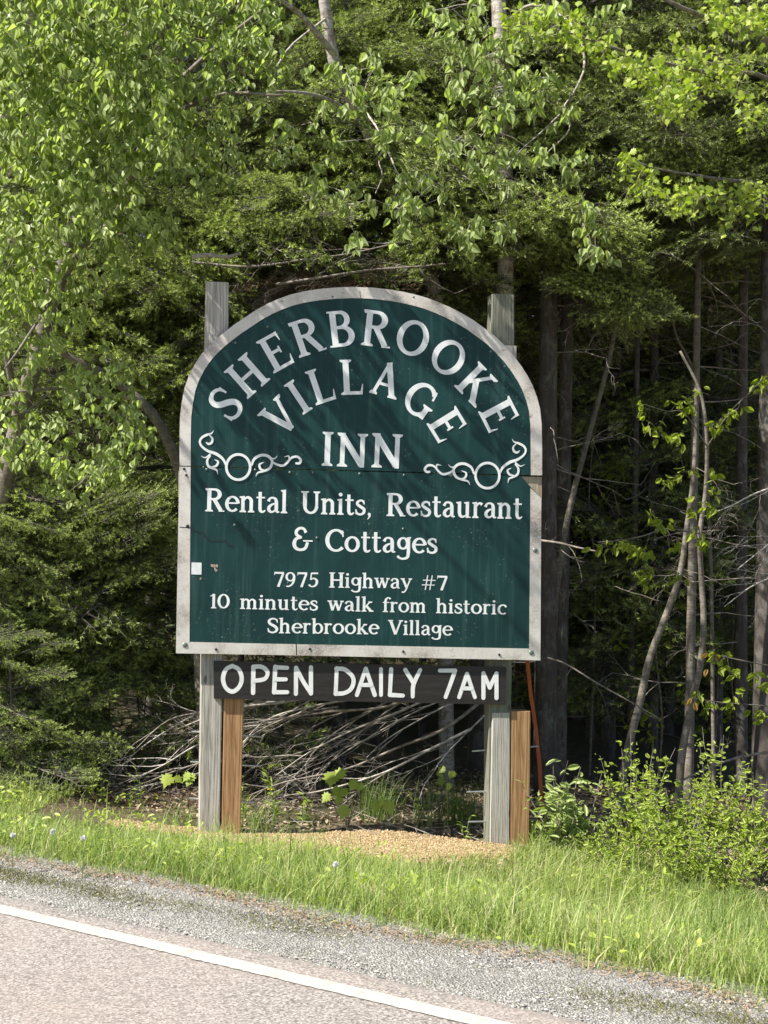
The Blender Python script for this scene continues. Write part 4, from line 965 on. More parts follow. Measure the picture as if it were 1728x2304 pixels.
def spruce(label, px, Y, H, r, crown0, rad, nb, meshes, deadn=10, extra=(), group=None, lean=0, name='spruce_tree', bmat='spruce_bark', azr=None, deadr=(.5, .95), deadz=None):
    b = base(px, Y); root = thing(name, label, 'spruce tree', b, group)
    mb = MB(); top = b + Vector((lean * H, 0, H)); path = [b.lerp(top, t) + Vector((.02 * math.sin(5 * t + px), .015 * math.cos(4 * t + px), -.1 if t == 0 else 0)) for t in np.linspace(0, 1, 10)]
    mb.tube(path, np.linspace(r, r * .25, 10), 10); mb.obj('trunk', bmat, root, smooth=True)
    for i in range(nb):
        f = (i + rnd.random()) / nb; z = crown0 + (H - crown0) * f ** 1.0; L = rad * (1 - .85 * f) * rnd.uniform(.7, 1.15) + .25
        az = rnd.uniform(0, 2 * math.pi) if azr is None else R(rnd.uniform(*azr))
        p = b.lerp(top, z / H); d = Vector((math.cos(az), math.sin(az), rnd.uniform(-.25, .12) + .3 * f))
        place(rnd.choice(meshes), root, p, p + d.normalized() * L, roll=rnd.uniform(-.6, .6))
    for i in range(deadn):
        z = rnd.uniform(*(deadz or (.3, max(crown0, 1.2) + .6))); p = b.lerp(top, z / H); az = rnd.uniform(0, 2 * math.pi)
        d = Vector((math.cos(az), math.sin(az), rnd.uniform(-.3, .2))); place(rnd.choice(FANS), root, p, p + d * rnd.uniform(*deadr), name='dead_branch', roll=rnd.uniform(0, 6))
    for (ex, ey, eY, me, L) in extra:
        e = at(ex, ey, eY); zt = min(H - .3, max(.3, e.z - b.z + rnd.uniform(0, .35))); p = b.lerp(top, zt / H)
        dd = e - p
        if L and dd.length > L: p = e - dd.normalized() * L
        place(me, root, p, e, roll=rnd.uniform(-.7, .7), name='bough' if me in LUSH + DARK else 'dead_branch')
    return root
def ex(poly, n, Y0, Y1, meshes, L=1.1):
    return [(*_p(q), rnd.choice(meshes), L) for q in scat(poly, n, Y0, Y1)]
def _p(v):
    d = v - CAM; f = d.dot(fwd); return (864 + FPX * d.dot(cr) / f, 1152 - FPX * d.dot(cu) / f, v.y)
# left wall of spruces
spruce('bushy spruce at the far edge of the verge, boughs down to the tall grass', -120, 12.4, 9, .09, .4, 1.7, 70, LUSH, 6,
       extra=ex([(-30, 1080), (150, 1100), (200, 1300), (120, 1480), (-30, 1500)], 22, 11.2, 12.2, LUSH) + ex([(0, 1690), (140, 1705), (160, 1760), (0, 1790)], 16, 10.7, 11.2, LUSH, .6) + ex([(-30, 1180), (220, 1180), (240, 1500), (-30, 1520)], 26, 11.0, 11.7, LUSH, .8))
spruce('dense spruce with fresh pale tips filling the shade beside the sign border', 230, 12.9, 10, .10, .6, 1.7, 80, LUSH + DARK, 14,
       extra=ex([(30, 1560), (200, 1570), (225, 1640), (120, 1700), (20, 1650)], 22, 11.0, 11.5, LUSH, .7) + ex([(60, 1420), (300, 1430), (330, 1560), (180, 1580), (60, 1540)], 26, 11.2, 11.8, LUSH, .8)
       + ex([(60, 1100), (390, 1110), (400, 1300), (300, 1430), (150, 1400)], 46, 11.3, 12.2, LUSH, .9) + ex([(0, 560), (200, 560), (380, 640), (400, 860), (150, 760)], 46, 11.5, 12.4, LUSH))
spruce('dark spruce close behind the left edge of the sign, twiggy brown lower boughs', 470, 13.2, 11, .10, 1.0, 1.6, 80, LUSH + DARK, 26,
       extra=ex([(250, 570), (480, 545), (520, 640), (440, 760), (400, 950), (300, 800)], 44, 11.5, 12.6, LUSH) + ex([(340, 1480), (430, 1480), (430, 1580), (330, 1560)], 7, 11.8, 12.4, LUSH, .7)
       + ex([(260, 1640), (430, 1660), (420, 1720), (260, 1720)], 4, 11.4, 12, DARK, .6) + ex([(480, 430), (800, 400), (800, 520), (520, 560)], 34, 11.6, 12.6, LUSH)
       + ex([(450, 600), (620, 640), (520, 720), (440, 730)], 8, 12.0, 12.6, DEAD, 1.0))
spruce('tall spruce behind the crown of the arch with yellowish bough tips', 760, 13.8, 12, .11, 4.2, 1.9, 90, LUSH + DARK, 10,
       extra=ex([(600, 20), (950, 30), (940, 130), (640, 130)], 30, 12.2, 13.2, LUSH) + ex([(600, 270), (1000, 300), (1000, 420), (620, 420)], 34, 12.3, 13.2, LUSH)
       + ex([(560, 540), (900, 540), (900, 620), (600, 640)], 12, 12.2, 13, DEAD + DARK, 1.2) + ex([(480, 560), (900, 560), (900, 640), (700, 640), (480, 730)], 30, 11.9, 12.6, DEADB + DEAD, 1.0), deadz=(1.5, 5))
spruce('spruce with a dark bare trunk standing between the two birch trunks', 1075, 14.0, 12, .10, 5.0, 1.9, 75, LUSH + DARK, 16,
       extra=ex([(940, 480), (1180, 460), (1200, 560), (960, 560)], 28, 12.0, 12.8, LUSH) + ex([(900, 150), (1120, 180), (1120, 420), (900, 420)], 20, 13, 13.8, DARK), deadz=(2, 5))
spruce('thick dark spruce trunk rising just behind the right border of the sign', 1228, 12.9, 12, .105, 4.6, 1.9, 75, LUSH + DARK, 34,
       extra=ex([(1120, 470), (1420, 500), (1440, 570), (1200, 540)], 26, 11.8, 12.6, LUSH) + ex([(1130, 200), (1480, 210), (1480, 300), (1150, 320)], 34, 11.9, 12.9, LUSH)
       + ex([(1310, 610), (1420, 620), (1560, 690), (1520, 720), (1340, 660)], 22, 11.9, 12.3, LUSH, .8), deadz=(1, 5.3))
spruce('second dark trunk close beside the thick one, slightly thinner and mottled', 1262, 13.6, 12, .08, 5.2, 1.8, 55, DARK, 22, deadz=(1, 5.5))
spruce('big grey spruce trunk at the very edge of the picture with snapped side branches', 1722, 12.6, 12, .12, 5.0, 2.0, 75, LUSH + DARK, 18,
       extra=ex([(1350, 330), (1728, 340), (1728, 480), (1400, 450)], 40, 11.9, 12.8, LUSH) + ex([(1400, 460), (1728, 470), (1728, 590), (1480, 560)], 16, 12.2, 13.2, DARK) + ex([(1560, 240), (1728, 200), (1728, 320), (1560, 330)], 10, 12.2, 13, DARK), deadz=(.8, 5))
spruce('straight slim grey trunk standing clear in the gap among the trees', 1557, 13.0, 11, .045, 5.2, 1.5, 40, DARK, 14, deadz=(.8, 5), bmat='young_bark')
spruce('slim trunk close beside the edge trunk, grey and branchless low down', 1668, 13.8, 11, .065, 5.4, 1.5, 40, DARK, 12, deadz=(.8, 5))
spruce('knee high young spruce on the verge before the bushy one', 25, 11.1, 1.25, .02, .05, .75, 26, LUSH, 0)
spruce('young spruce cut by the picture edge with boughs brushing the grass', -70, 11.4, 1.9, .03, .1, .95, 34, LUSH, 0)
for L_, tx, ty, Y_ in [('dim broad leaved sapling in the shade just behind the slanting thin stem', 1330, 1250, 14.3), ('dim broad leaved sapling deep between the two slim grey trunks', 1610, 1250, 14.8), ('dim leafy sapling low in the wood behind the tallest bright bush', 1480, 1560, 13.8), ('dim leafy sapling low behind the edge trunk', 1650, 1620, 14.2)]:
    deciduous('young_tree', L_, 'sapling', [([gq(tx, Y_), at(tx + 10, ty + 60, Y_), at(tx - 5, ty - 120, Y_), at(tx + 12, ty - 330, Y_)], .014, .005, 'trunk')],
        scat([(tx - 90, ty - 330), (tx + 90, ty - 330), (tx + 80, ty + 120), (tx - 80, ty + 120)], 34, Y_ - .3, Y_ + .3), BEECH, 'beech_leaf', 'young_bark', .075, .3, (3, 7), .10, lim=60)
# back rows
labs = [(1380, 15.5), (1330, 16.5), (1460, 15.2), (1500, 17), (1610, 16), (1425, 18.5), (1300, 18), (1650, 18), (1180, 16.5), (950, 16.5), (850, 15.5), (640, 15.2), (540, 16.8), (330, 15.8), (100, 15.5), (-60, 17), (1740, 16.5), (1580, 19), (1250, 20), (1700, 20), (1480, 20.5), (1080, 18.5), (700, 19), (420, 19), (180, 19), (0, 20), (1360, 21), (1540, 22.5), (1640, 23)]
for px, Y in labs:
    spruce('one of the dim slender trunks standing deep in the shaded forest', px + rnd.uniform(-8, 8), Y, 12, rnd.uniform(.04, .08), (.4 if Y > 17.5 else 1.2) if px > 1100 else 1.6, 2.0, 64 if Y > 17.5 else 56, DARK, 14 if px > 1100 else 4, group='dim trunks deep in the forest', deadz=(.2, 5.5), deadr=(.7, 1.5))
# distant wood that closes the view
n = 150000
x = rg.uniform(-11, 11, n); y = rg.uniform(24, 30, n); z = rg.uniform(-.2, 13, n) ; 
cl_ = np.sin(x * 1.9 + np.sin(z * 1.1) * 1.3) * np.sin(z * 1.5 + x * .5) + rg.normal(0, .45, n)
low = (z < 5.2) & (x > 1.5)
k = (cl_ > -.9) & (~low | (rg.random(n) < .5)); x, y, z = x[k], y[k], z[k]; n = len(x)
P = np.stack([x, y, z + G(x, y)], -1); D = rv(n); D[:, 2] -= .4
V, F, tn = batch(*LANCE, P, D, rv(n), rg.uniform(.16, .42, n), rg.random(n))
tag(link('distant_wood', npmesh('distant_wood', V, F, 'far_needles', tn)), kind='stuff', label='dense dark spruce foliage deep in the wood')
# understorey fine twigs in the gap (interlaced dead twigs)
for i in range(90):
    pass
# ---- slanting bare saplings at right
def stem(label, pts, r0, r1, mat, name='bare_sapling', cat='sapling', group=None, fans=0, fm=None):
    P = [at(*p) for p in pts]; root = thing(name, label, cat, P[0], group)
    mb = MB(); P2 = smooth_path(P, 5); mb.tube(P2, np.linspace(r0, r1, len(P2)), 8); mb.obj('trunk', mat, root, smooth=True)
    for i in range(fans):
        p = rnd.choice(P2[3:]); az = rnd.uniform(0, 6.28); d = Vector((math.cos(az), math.sin(az) * .5, rnd.uniform(-.3, .3)))
        place(rnd.choice(fm or FANS), root, p, p + d * rnd.uniform(.3, .6), name='dead_branch', roll=rnd.uniform(0, 6))
    return root
def gpt(px, Y): 
    b = base(px, Y); q = _p(b); return (q[0], q[1] + 12, Y)
stem('leaning grey sapling slanting up to the right through the gap', [gpt(1392, 12.1), (1410, 1700, 12.1), (1440, 1580, 12.1), (1462, 1480, 12.1), (1500, 1380, 12.1), (1530, 1290, 12.1), (1545, 1190, 12.1), (1562, 1050, 12.1), (1568, 860, 12.1)], .038, .018, 'young_bark', fans=3)
stem('thin leaning sapling rising from beside the sign edge, lit in its lower half', [gpt(1232, 13.2), (1245, 1420, 13.2), (1262, 1250, 13.2), (1290, 1110, 13.2), (1325, 980, 13.2), (1370, 810, 13.2), (1392, 690, 13.2), (1420, 560, 13.2)], .036, .016, 'young_bark', fans=5)
stem('very thin pale stem crooked like a hockey stick high in the gap', [gpt(1610, 13.4), (1600, 1300, 13.4), (1588, 1050, 13.4), (1575, 880, 13.4), (1545, 800, 13.4), (1520, 750, 13.4), (1500, 640, 13.4)], .02, .01, 'young_bark', fans=4)
stem('thin straight dark pole tree deep beside the leaning sapling', [gpt(1425, 14.2), (1420, 1500, 14.2), (1428, 1200, 14.2), (1432, 900, 14.2), (1436, 560, 14.2), (1440, 200, 14.2)], .04, .02, 'spruce_bark', fans=6)
# loose dead branches, hanging or leaning across the gap
def branch(label, pts, r0, r1, mat='dead_wood', fans=(), group=None, name='dead_branch'):
    P = [at(*p) for p in pts]; root = thing(name, label, 'branch', P[0], group)
    mb = MB(); P2 = smooth_path(P, 5); mb.tube(P2, np.linspace(r0, r1, len(P2)), 6); mb.obj('limb', mat, root, smooth=True)
    fm = {'pale_wood': PALE, 'dead_wood': FANS, 'rust_twig': RUST}[mat]
    for (a, b_, c, L) in fans:
        p = P2[int(a * (len(P2) - 1))]; t = at(b_, c, p.y + rnd.uniform(-.2, .2)); d = (t - p).normalized()
        place(rnd.choice(fm), root, p, p + d * L, name='twig', roll=rnd.uniform(0, 6))
    return root
branch('long dead branch sloping down to the right across the trunks beside the sign', [(1232, 1480, 12.3), (1275, 1495, 12.2), (1340, 1535, 12.1), (1420, 1580, 12.0), (1480, 1615, 11.9)], .010, .004, fans=[(.3, 1240, 1570, .25), (.5, 1370, 1600, .3), (.8, 1500, 1660, .3)])
branch('straight bare branch rising to the picture edge above the shrubs', [(1530, 1758, 11.6), (1600, 1725, 11.6), (1660, 1705, 11.6), (1740, 1690, 11.6)], .009, .012, 'dead_wood', [(.3, 1620, 1690, .3)])
branch('grey dead branch poking out sideways behind the sign at the middle bolt', [(1205, 1215, 12.3), (1260, 1222, 12.2), (1300, 1232, 12.1), (1340, 1240, 12.0)], .012, .006, 'dead_wood', [(.5, 1330, 1300, .4)])
for j, (a, L) in enumerate([([(1760, 1090, 11.6), (1700, 1110, 11.5), (1640, 1140, 11.4), (1575, 1165, 11.3)], 'upper'), ([(1760, 1200, 11.6), (1710, 1240, 11.5), (1660, 1280, 11.4)], 'middle'), ([(1760, 1290, 11.6), (1690, 1320, 11.5), (1630, 1365, 11.4)], 'lowest')]):
    branch(f'{L} of three bleached bare branches reaching in from the picture edge', a, .009, .003, 'pale_wood', [(.15, 1640, 1150 + 60 * j, .4), (.35, 1600, 1160 + 80 * j, .35), (.6, 1580, 1190 + 90 * j, .25), (.3, 1700, 1230 + 60 * j, .3)], group='bleached branches at the picture edge')
branch('fallen birch limb with white bark lying across the boughs above the post top', [(432, 578, 11.3), (470, 574, 11.3), (510, 578, 11.3), (540, 570, 11.3)], .02, .012, 'pale_wood')
branch('long brown dead bough running level above the arch', [(432, 590, 11.7), (560, 600, 11.7), (680, 585, 11.8), (790, 570, 11.9), (900, 545, 12.0)], .011, .005, 'dead_wood', [(rnd.uniform(.05, .95), rnd.uniform(400, 950), 600 + rnd.uniform(-60, 60), rnd.uniform(.25, .6)) for i in range(9)])
branch('second brown dead bough lower down just over the arch top', [(620, 640, 11.8), (720, 625, 11.8), (830, 608, 12.0), (940, 600, 12.2), (1040, 590, 12.4)], .012, .007, 'dead_wood', [(rnd.uniform(.05, .95), rnd.uniform(560, 1040), rnd.uniform(560, 680), rnd.uniform(.25, .5)) for i in range(9)])
# ---- brush pile of pale fallen branches behind the posts
brush = [([(1105, 1560, 11.6), (1000, 1640, 11.3), (900, 1680, 11.2), (780, 1730, 11.1), (640, 1760, 11.0), (560, 1790, 10.95)], .014, .004),
 ([(990, 1560, 11.5), (900, 1600, 11.3), (800, 1640, 11.2), (700, 1690, 11.1), (620, 1745, 11.0)], .011, .003),
 ([(960, 1550, 11.4), (870, 1590, 11.2), (760, 1600, 11.2), (640, 1615, 11.1), (540, 1630, 11.0)], .013, .004),
 ([(800, 1572, 11.5), (700, 1590, 11.3), (600, 1620, 11.2), (530, 1690, 11.0)], .011, .003),
 ([(760, 1590, 11.4), (660, 1610, 11.2), (560, 1660, 11.1), (535, 1720, 11.0)], .009, .003),
 ([(1060, 1640, 11.5), (960, 1690, 11.2), (860, 1740, 11.1), (720, 1780, 11.0), (640, 1790, 10.95)], .012, .004),
 ([(900, 1720, 11.2), (820, 1770, 11.1), (760, 1820, 11.0)], .009, .003),
 ([(820, 1540, 11.8), (740, 1560, 11.6), (640, 1580, 11.4), (520, 1595, 11.3), (400, 1640, 11.2)], .014, .004),
 ([(700, 1560, 11.7), (600, 1585, 11.5), (480, 1600, 11.3), (380, 1620, 11.2), (300, 1690, 11.1)], .010, .003),
 ([(560, 1660, 11.5), (460, 1670, 11.3), (370, 1720, 11.1), (290, 1760, 11.0)], .010, .003),
 ([(560, 1700, 11.4), (440, 1720, 11.2), (330, 1760, 11.1), (250, 1790, 11.0)], .010, .003),
 ([(450, 1740, 11.3), (380, 1755, 11.1), (300, 1775, 11.0)], .008, .003),
 ([(900, 1580, 11.6), (820, 1640, 11.4), (740, 1720, 11.2), (690, 1790, 11.0)], .008, .003),
 ([(1100, 1600, 11.7), (1010, 1690, 11.4), (960, 1760, 11.2)], .008, .003)]
for i in range(9):
    x = rnd.uniform(330, 900); y = rnd.uniform(1560, 1640); q = rnd.uniform(150, 300)
    brush.append(([(x + q, y - rnd.uniform(20, 70), 11.9), (x + q * .6, y, 11.7), (x, y + q * .35, 11.5), (x - q * .3, y + q * .62, 11.3)], rnd.uniform(.006, .012), .003))
for i, (pts, r0, r1) in enumerate(brush):
    fs = [(rnd.uniform(.2, .9), pts[-1][0] - rnd.uniform(0, 160), pts[-1][1] + rnd.uniform(-60, 60), rnd.uniform(.3, .6)) for _ in range(4)]
    branch('bleached fallen branch in the brush pile behind the sign posts', pts, r0, r1, 'pale_wood' if i % 2 else 'dead_wood', fs, 'fallen branches heaped behind the sign posts', 'fallen_branch')
# ---- orange painted lath leaning behind right post
P = [at(1186, 1480, 11.0), at(1194, 1560, 10.99), at(1206, 1640, 10.98), at(1214, 1720, 10.97), at(1220, 1830, 10.95)]
root = thing('orange_lath', 'faded orange lath leaning against the dark trunk behind the brown post', 'wooden lath', P[-1]); mb = MB()
V = []; 
for p in P: V += [p + Vector((-.014, 0, 0)), p + Vector((.014, 0, 0)), p + Vector((.014, .008, 0)), p + Vector((-.014, .008, 0))]
mb.add(V, [(i * 4 + k, i * 4 + (k + 1) % 4, i * 4 + 4 + (k + 1) % 4, i * 4 + 4 + k) for i in range(4) for k in range(4)]); mb.obj('lath', 'orange', root)

# ---- shrubs, weeds
def shrub(name, label, px, Y, hgt, rad, n, tmpl, lmat, size, hang=-.2, nst=9, group=None, lim=300, wide=1.0, cat='shrub'):
    b = base(px, Y); root = thing(name, label, cat, b, group); LP, LD, LN, LS = [], [], [], []
    if tmpl is OVAL and lmat == 'shrub_leaf': n = int(n * 1.35); size *= 1.15
    for s in range(nst):
        az = rnd.uniform(0, 6.28); e = b + Vector((math.cos(az) * rad * wide * rnd.random() ** .5, math.sin(az) * rad * .7 * rnd.random() ** .5, hgt * rnd.uniform(.55, 1.05)))
        path = wiggle(b + Vector((rnd.uniform(-.05, .05), rnd.uniform(-.05, .05), 0)), e, 8, .06); mb = MB(); mb.tube(path, np.linspace(.006, .0015, 9), 4); mb.obj('stem', 'young_bark', root)
        for _ in range(n // nst):
            t = rnd.uniform(.25, 1.02); q = np.array(path[min(8, int(t * 8))]); LP.append(q + rv(1)[0] * rnd.uniform(.02, .09))
            d = rv(1)[0]; d[2] = d[2] * .5 - hang; LD.append(d); nn = rv(1)[0]; nn[2] += .9; nn[1] -= .5; LN.append(nn); LS.append(size * rnd.uniform(.6, 1.2))
    LP, LD, LN, LS = map(np.array, (LP, LD, LN, LS)); leaf_parts(root, tmpl, lmat, LP, LD, LN, LS, rg.random(len(LP)), lim); return root
shrub('shrub', 'broad grey green leaved shrub leaning against the brown post of the sign', 1262, 10.35, .66, .36, 140, OVAL, 'grey_leaf', .085, .0, 8)
shrub('shrub', 'low broad leaved shrub sprawling between the sign and the bright bushes', 1320, 10.4, .55, .34, 170, OVAL, 'grey_leaf', .085, .0, 7)
shrub('shrub', 'tallest bright green bush in front of the leaning grey sapling', 1440, 10.35, .86, .32, 620, OVAL, 'shrub_leaf', .042, -.2, 16, lim=200)
shrub('shrub', 'yellow green bush directly right of the tallest bright one', 1530, 10.1, .62, .34, 560, OVAL, 'shrub_leaf', .042, -.2, 14, lim=200)
shrub('shrub', 'bushy bright shrub under the straight bare branch', 1610, 10.5, .9, .3, 420, OVAL, 'shrub_leaf', .045, -.2, 12, lim=150)
shrub('shrub', 'bright shrub cut by the picture edge, highest at the edge', 1715, 9.9, .78, .34, 620, OVAL, 'shrub_leaf', .042, -.2, 16, lim=200)
shrub('shrub', 'low leafy shrub at the meadow edge in front of the picture edge bush', 1650, 9.6, .42, .4, 460, OVAL, 'shrub_leaf', .038, -.2, 14, lim=150)
shrub('shrub', 'short bright shrub rooted at the meadow edge below the tallest bush', 1400, 9.9, .36, .36, 360, OVAL, 'shrub_leaf', .036, -.2, 12, lim=120)
shrub('shrub', 'knee high light green shrub between two brighter bushes at the meadow edge', 1540, 9.7, .42, .4, 420, OVAL, 'shrub_leaf', .036, -.2, 12, lim=120)
def weed(label, px, Y, hgt, n, size=.07, name='weed', lean=None):
    b = base(px, Y); root = thing(name, label, 'weed', b); LP, LD, LN, LS = [], [], [], []
    for s in range(rnd.randint(2, 4)):
        e = b + Vector((rnd.uniform(-.08, .08), rnd.uniform(-.05, .05), hgt * rnd.uniform(.7, 1.05))); path = wiggle(b, e, 6, .05)
        mb = MB(); mb.tube(path, np.linspace(.0035, .0015, 7), 4); mb.obj('stem', 'stem_green', root)
        for i in range(n):
            q = np.array(path[1 + i % 6]); LP.append(q); d = rv(1)[0]; d[2] = abs(d[2]) * .5 + .2; LD.append(d); LN.append(rv(1)[0] * .4 + np.array((0, -.3, 1))); LS.append(size * rnd.uniform(.7, 1.2))
    LP, LD, LN, LS = map(np.array, (LP, LD, LN, LS)); leaf_parts(root, LANCE if size > .05 else OVAL, 'shrub_leaf', LP, LD, LN, LS, rg.random(len(LP)), 60); return root
for L, px, Y, h, n_, sz in [
  ('erect leafy weed at the end of the tall grass, nearest the lowest spruce bough', 165, 10.95, .3, 7, .08), ('upright weed with paired leaves just beside the grass edge weed', 200, 10.9, .26, 7, .07),
  ('small weed in the brown leaf litter before the brush pile', 232, 10.8, .2, 6, .06), ('weed sprouting midway across the leaf litter patch', 300, 10.7, .2, 6, .06),
  ('leafy weed left of the grey post foot', 325, 10.9, .26, 6, .07), ('lush weed close to the inner side of the brown post', 560, 10.75, .3, 8, .08), ('tall green weed between the brown post and the maple seedling', 625, 10.8, .38, 9, .10),
  ('weed with long leaves below the yellow dandelion', 690, 10.8, .2, 7, .08), ('weed tuft at the foot of the short grey facing timber', 1050, 10.6, .16, 6, .07), ('small round leaved weed beside the tall grass tuft', 950, 11.0, .2, 6, .045),
  ('pair of leafy shoots at the foot of the brown post, meadow side', 1215, 10.5, .24, 7, .08), ('yellow green shoots standing beside the shrub foot', 1250, 10.4, .2, 7, .08), ('tall dark weed standing alone in the middle of the meadow', 1450, 8.2, .3, 9, .07), ('leafy weed in the sunny meadow near the picture edge', 1560, 8.0, .34, 9, .08), ('weed patch bluish in the meadow below the right post', 1170, 7.6, .2, 9, .06), ('low weed in the meadow below the gravel bed', 860, 7.8, .16, 8, .06)]:
    weed(L, px, Y, h, n_, sz)
def seedling(label, leaves, px, Y):
    b = base(px, Y); root = thing('maple_seedling', label, 'seedling', b); P, D, N, S_ = [], [], [], []
    for (x, y, s) in leaves:
        p = at(x, y, Y - .05); mb = MB(); mb.tube(wiggle(b, p, 5, .06), np.linspace(.003, .0015, 6), 4); mb.obj('stem', 'rust_twig', root)
        P.append(tuple(p)); d = rv(1)[0] * .4 + np.array((rnd.uniform(-.6, .6), -.4, -.7)); D.append(d); N.append((rnd.uniform(-.3, .3), -.6, .8)); S_.append(s)
    leaf_parts(root, MAPLE, 'maple_leaf', np.array(P), np.array(D), np.array(N), np.array(S_), np.full(len(P), .5))
seedling('maple seedling with a cluster of large pale leaves midway between the posts', [(745, 1738, .13), (775, 1732, .12), (800, 1755, .10), (755, 1770, .10), (740, 1785, .09), (780, 1775, .09), (765, 1790, .08), (812, 1762, .08)], 790, 10.75)
seedling('maple seedling with two drooping pale leaves low over the litter', [(845, 1800, .10), (872, 1802, .11), (860, 1798, .08)], 858, 10.6)
seedling('tiny maple seedling with a single hanging yellow green leaf', [(778, 1812, .12)], 785, 10.6)
seedling('maple seedling with one rounded pale leaf just outside the grey post', [(380, 1742, .12), (395, 1746, .08)], 385, 10.9)
seedling('maple seedling half hidden behind the outer edge of the grey post', [(425, 1738, .09), (436, 1742, .08), (428, 1752, .07)], 430, 10.9)
seedling('dim maple seedling in the shade behind the tall grass tuft', [(1000, 1725, .08), (1020, 1735, .08), (990, 1750, .08), (1010, 1762, .07), (985, 1735, .07)], 1005, 11.3)

# ---- grass
def blades(P, H, W, bend, tone, name, mat, label, parent=None):
    n = len(P); az = rg.uniform(0, 2 * math.pi, n); d = np.stack([np.cos(az), np.sin(az), np.zeros(n)], -1)
    wv = np.stack([-np.sin(az + rg.uniform(-1, 1, n)), np.cos(az), np.zeros(n)], -1)
    t = np.array([0, .4, .75, 1.0]); wd = np.array([1, .85, .5, 0.])
    C_ = P[:, None] + d[:, None] * (bend * H)[:, None, None] * (t ** 2)[None, :, None] + np.array([0, 0, 1.])[None, None] * (H[:, None] * (t - .35 * (bend[:, None]) * t ** 2)[..., :])[..., None]
    A = C_[:, :3] - wv[:, None] * (W[:, None] * wd[None, :3])[..., None] / 2; Bq = C_[:, :3] + wv[:, None] * (W[:, None] * wd[None, :3])[..., None] / 2
    V = np.concatenate([A, Bq, C_[:, 3:]], 1); k = 7
    q = np.array([(0, 3, 4, 1), (1, 4, 5, 2)]); tr = np.array([(2, 5, 6)]); off = (np.arange(n) * k)[:, None, None]
    me = npmesh(name, V.reshape(-1, 3), [(q[None] + off).reshape(-1, 4), (tr[None] + off).reshape(-1, 3)], mat, np.repeat(tone, k))
    o = link(name, me, parent); o['kind'] = 'stuff'; o['label'] = label; return o
n = 300000
x = rg.uniform(-4.2, 4.2, n); y = rg.uniform(4.6, 13, n); s = .566 * x + .824 * y; t = -.824 * x + .566 * y
edge = 5.2 + .05 * np.sin(t * 3) + .04 * np.sin(t * 9.3) + .05 * np.sin(t * 21 + 1) * np.sin(t * 5) + rg.normal(0, .035, n)
r2, h = mound_h(x, y)
dvb = -(x - MC.x) * SU.y + (y - MC.y) * SU.x
back = 8.35 + .25 * np.sin(t * 1.7) + np.where(x < -1.9, .9, 0) + np.where(x > .6, .9, 0)
inv = np.abs(x / y) < .30
patch = .5 + .5 * np.sin(x * 2.3 + np.sin(y * 1.9)) * np.sin(y * 2.1 + .7 * x)
litter = (x > -2.3) & (x < 1.05) & (dvb > np.where(x < -1.1, -.22, .1))
k = inv & (s > edge) & (s < back) & ((r2 > .8 + .25 * np.sin(x * 7) * np.sin(x * 2.9 + 1)) | (rg.random(n) < .15)) & (~litter | (rg.random(n) < .06)) & (rg.random(n) < smn(0, .35, s - edge) * .6 + .5)
x, y, s, t, patch = x[k], y[k], s[k], t[k], patch[k]; n = len(x)
H = (.04 + .085 * rg.gamma(2.2, .45, n)) * (.75 + .5 * patch) * (.92 + .06 * smn(.6, 1.8, x)) * (.45 + .55 * smn(0, .3, s - 5.2))
dvb = -(x - MC.x) * SU.y + (y - MC.y) * SU.x
H *= 1 - .5 * smn(-1.5, -.6, dvb) * smn(-2.9, -2.3, x) * (1 - smn(.75, 1.1, x))
P = np.stack([x, y, G(x, y) - .005], -1); print('blades', n)
tone = np.clip(rg.normal(.46, .3, n) + .3 * (patch - .5), 0, 1.0); dry = rg.random(n) < .05; tone[dry] = 1.25
blades(P, H, rg.uniform(.003, .006, n), rg.uniform(.1, 1.35, n) ** 1.2, tone, 'grass', 'grass', 'sunlit roadside grass')
n = 26000
x = rg.uniform(-3.6, 3.6, n); y = rg.uniform(5.2, 12.4, n); s = .566 * x + .824 * y; r2, h = mound_h(x, y)
k = (s > 5.3) & (s < 9.3) & (np.abs(x / y) < .29) & (r2 > 1) & ~((x > -2.3) & (x < 1.05) & (s > 7.9)) & (np.sin(x * 3.1 + y) * np.sin(y * 3.7 - x) + rg.normal(0, .3, n) > .35); x, y = x[k], y[k]; n = len(x)
D = rv(n); D[:, 2] = np.abs(D[:, 2]) * .6 + .1; N_ = rv(n) * .6; N_[:, 2] += 1
V, F, tn = batch(*OVAL, np.stack([x, y, G(x, y) + rg.uniform(.01, .13, n) ], -1), D, N_, rg.uniform(.02, .05, n), rg.uniform(0, .8, n))
tag(link('meadow_weeds', npmesh('meadow_weeds', V, F, 'shrub_leaf', tn)), kind='stuff', label='low broad leaved weeds among the grass')
def tuft(label, px, Y, n, h, rad=.08, fresh=.5):
    b = base(px, Y); P = np.array(b)[None] + rg.normal(0, rad, (n, 3)) * (1, .7, 0)
    me = blades(P, rg.uniform(.6, 1.1, n) * h, rg.uniform(.004, .007, n), rg.uniform(.1, .8, n), rg.uniform(fresh - .3, fresh + .3, n), 'grass_tuft', 'tall_grass', label)
    del me['kind']; me['category'] = 'grass tuft'; return me
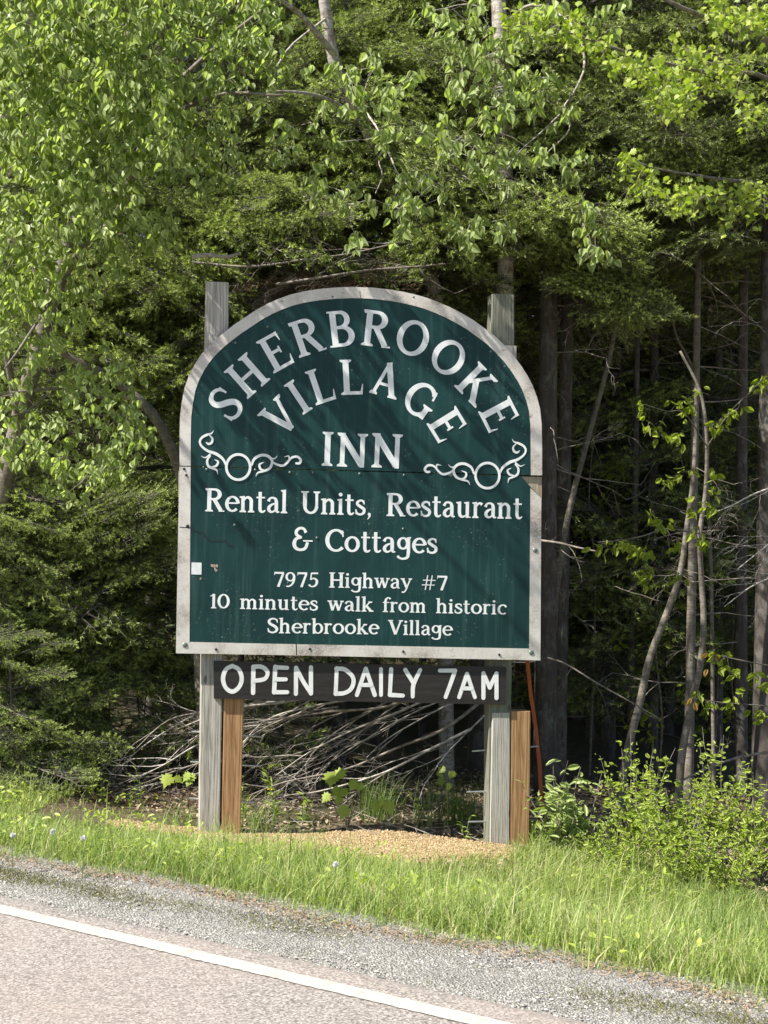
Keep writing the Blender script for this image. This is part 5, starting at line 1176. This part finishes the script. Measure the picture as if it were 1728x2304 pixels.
for a in [('long fine grass tuft growing between the seedlings and the facing timber', 860, 11.0, 120, .42), ('tall arching grass stalks before the shaded trunk', 960, 10.8, 26, .55), ('dark grass clump in the shade against the facing timber', 1040, 11.0, 170, .4),
          ('grass tuft beside the inner brown post foot', 590, 10.6, 60, .25), ('grass tuft standing before the foot of the newer left post', 515, 9.95, 22, .22), ('tall grass clump in the front corner of the meadow', 1620, 6.6, 160, .3), ('grass clump sprouting at the gravel edge in the middle', 1080, 6.6, 90, .18), ('tall grass clump by the picture edge in the meadow', 1720, 7.4, 150, .34),
          ('small grass tuft alone in the gravel of the shoulder', 1560, 4.95, 30, .06), ('tall pale grass stalks among the bright bushes', 1500, 10.6, 50, .5), ('long grass bending behind the litter by the spruce', 90, 11.0, 120, .4), ('grass tuft at the outer foot of the grey post', 420, 10.3, 40, .2)]:
    tuft(*a)
# leaf litter
n = 15000
x = rg.uniform(-3.2, 3.4, n); y = rg.uniform(9.6, 14, n); s = .566 * x + .824 * y
k = (s > 7.9) & (np.abs(x / y) < .29); r2, h = mound_h(x, y); k &= r2 > 1.0; x, y = x[k], y[k]; n = len(x)
D = rv(n); D[:, 2] *= .5; N_ = rv(n) * .7; N_[:, 2] += 1
V, F, tn = batch(*OVAL, np.stack([x, y, G(x, y) + rg.uniform(.0, .035, n)], -1), D, N_, rg.uniform(.02, .055, n), rg.random(n))
tag(link('leaf_litter', npmesh('leaf_litter', V, F, 'litter', tn)), kind='stuff', label='dry brown leaf litter under the trees')
# fine sticks in the litter
mb = MB()
for i in range(420):
    x, y = rnd.uniform(-2.6, 3), rnd.uniform(10.3, 12.6)
    if .566 * x + .824 * y < 8.2: continue
    a = rnd.uniform(0, 3.14); L = rnd.uniform(.08, .4); z = Gf(x, y) + rnd.uniform(.005, .05)
    mb.tube(wiggle((x, y, z), (x + L * math.cos(a), y + L * math.sin(a) * .6, z + rnd.uniform(-.01, .08)), 3, .06), [.003, .003, .002, .0015], 3, .5, False)
mb.obj('litter_sticks', 'dead_wood', kind='stuff', label='fine dead sticks lying in the litter')
# ---- dandelions
def dandelion(label, px, py, Y=None, fluff=True):
    p = onground(px, py, .2) if Y is None else base(px, Y); top = at(px, py, p.y); root = thing('dandelion', label, 'flower', (p.x, p.y, p.z), 'dandelions in the grass')
    mb = MB(); mb.tube(wiggle(p, top, 5, .03), .002, 5); mb.obj('stem', 'stem_green', root)
    mb = MB(); n = 90 if fluff else 40; dd = rv(n); 
    if not fluff: dd[:, 2] = np.abs(dd[:, 2]) * .5
    r = .0135 if fluff else .02
    w_ = np.cross(dd, rv(n)); w_ /= np.linalg.norm(w_, axis=1)[:, None]; q = np.array(top)[None]
    V = np.stack([q + dd * r * .2, q + dd * r + w_ * .004, q + dd * r - w_ * .004], 1).reshape(-1, 3); mb.add(V, np.arange(3 * n).reshape(-1, 3))
    mb.obj('seed_head' if fluff else 'flower_head', 'white_fluff' if fluff else 'yellow', root)
for L, x, y in [('white dandelion clock left of the other one in the foreground grass', 118, 1871), ('white dandelion clock standing second in the foreground grass', 187, 1886), ('dandelion clock hidden in the grass at the picture edge', 29, 1879), ('dandelion clock tilted in the grass below the gravel bed', 755, 1945)]:
    dandelion(L, x, y)
dandelion('single yellow dandelion in flower before the brush pile', 607, 1777, 10.9, False)
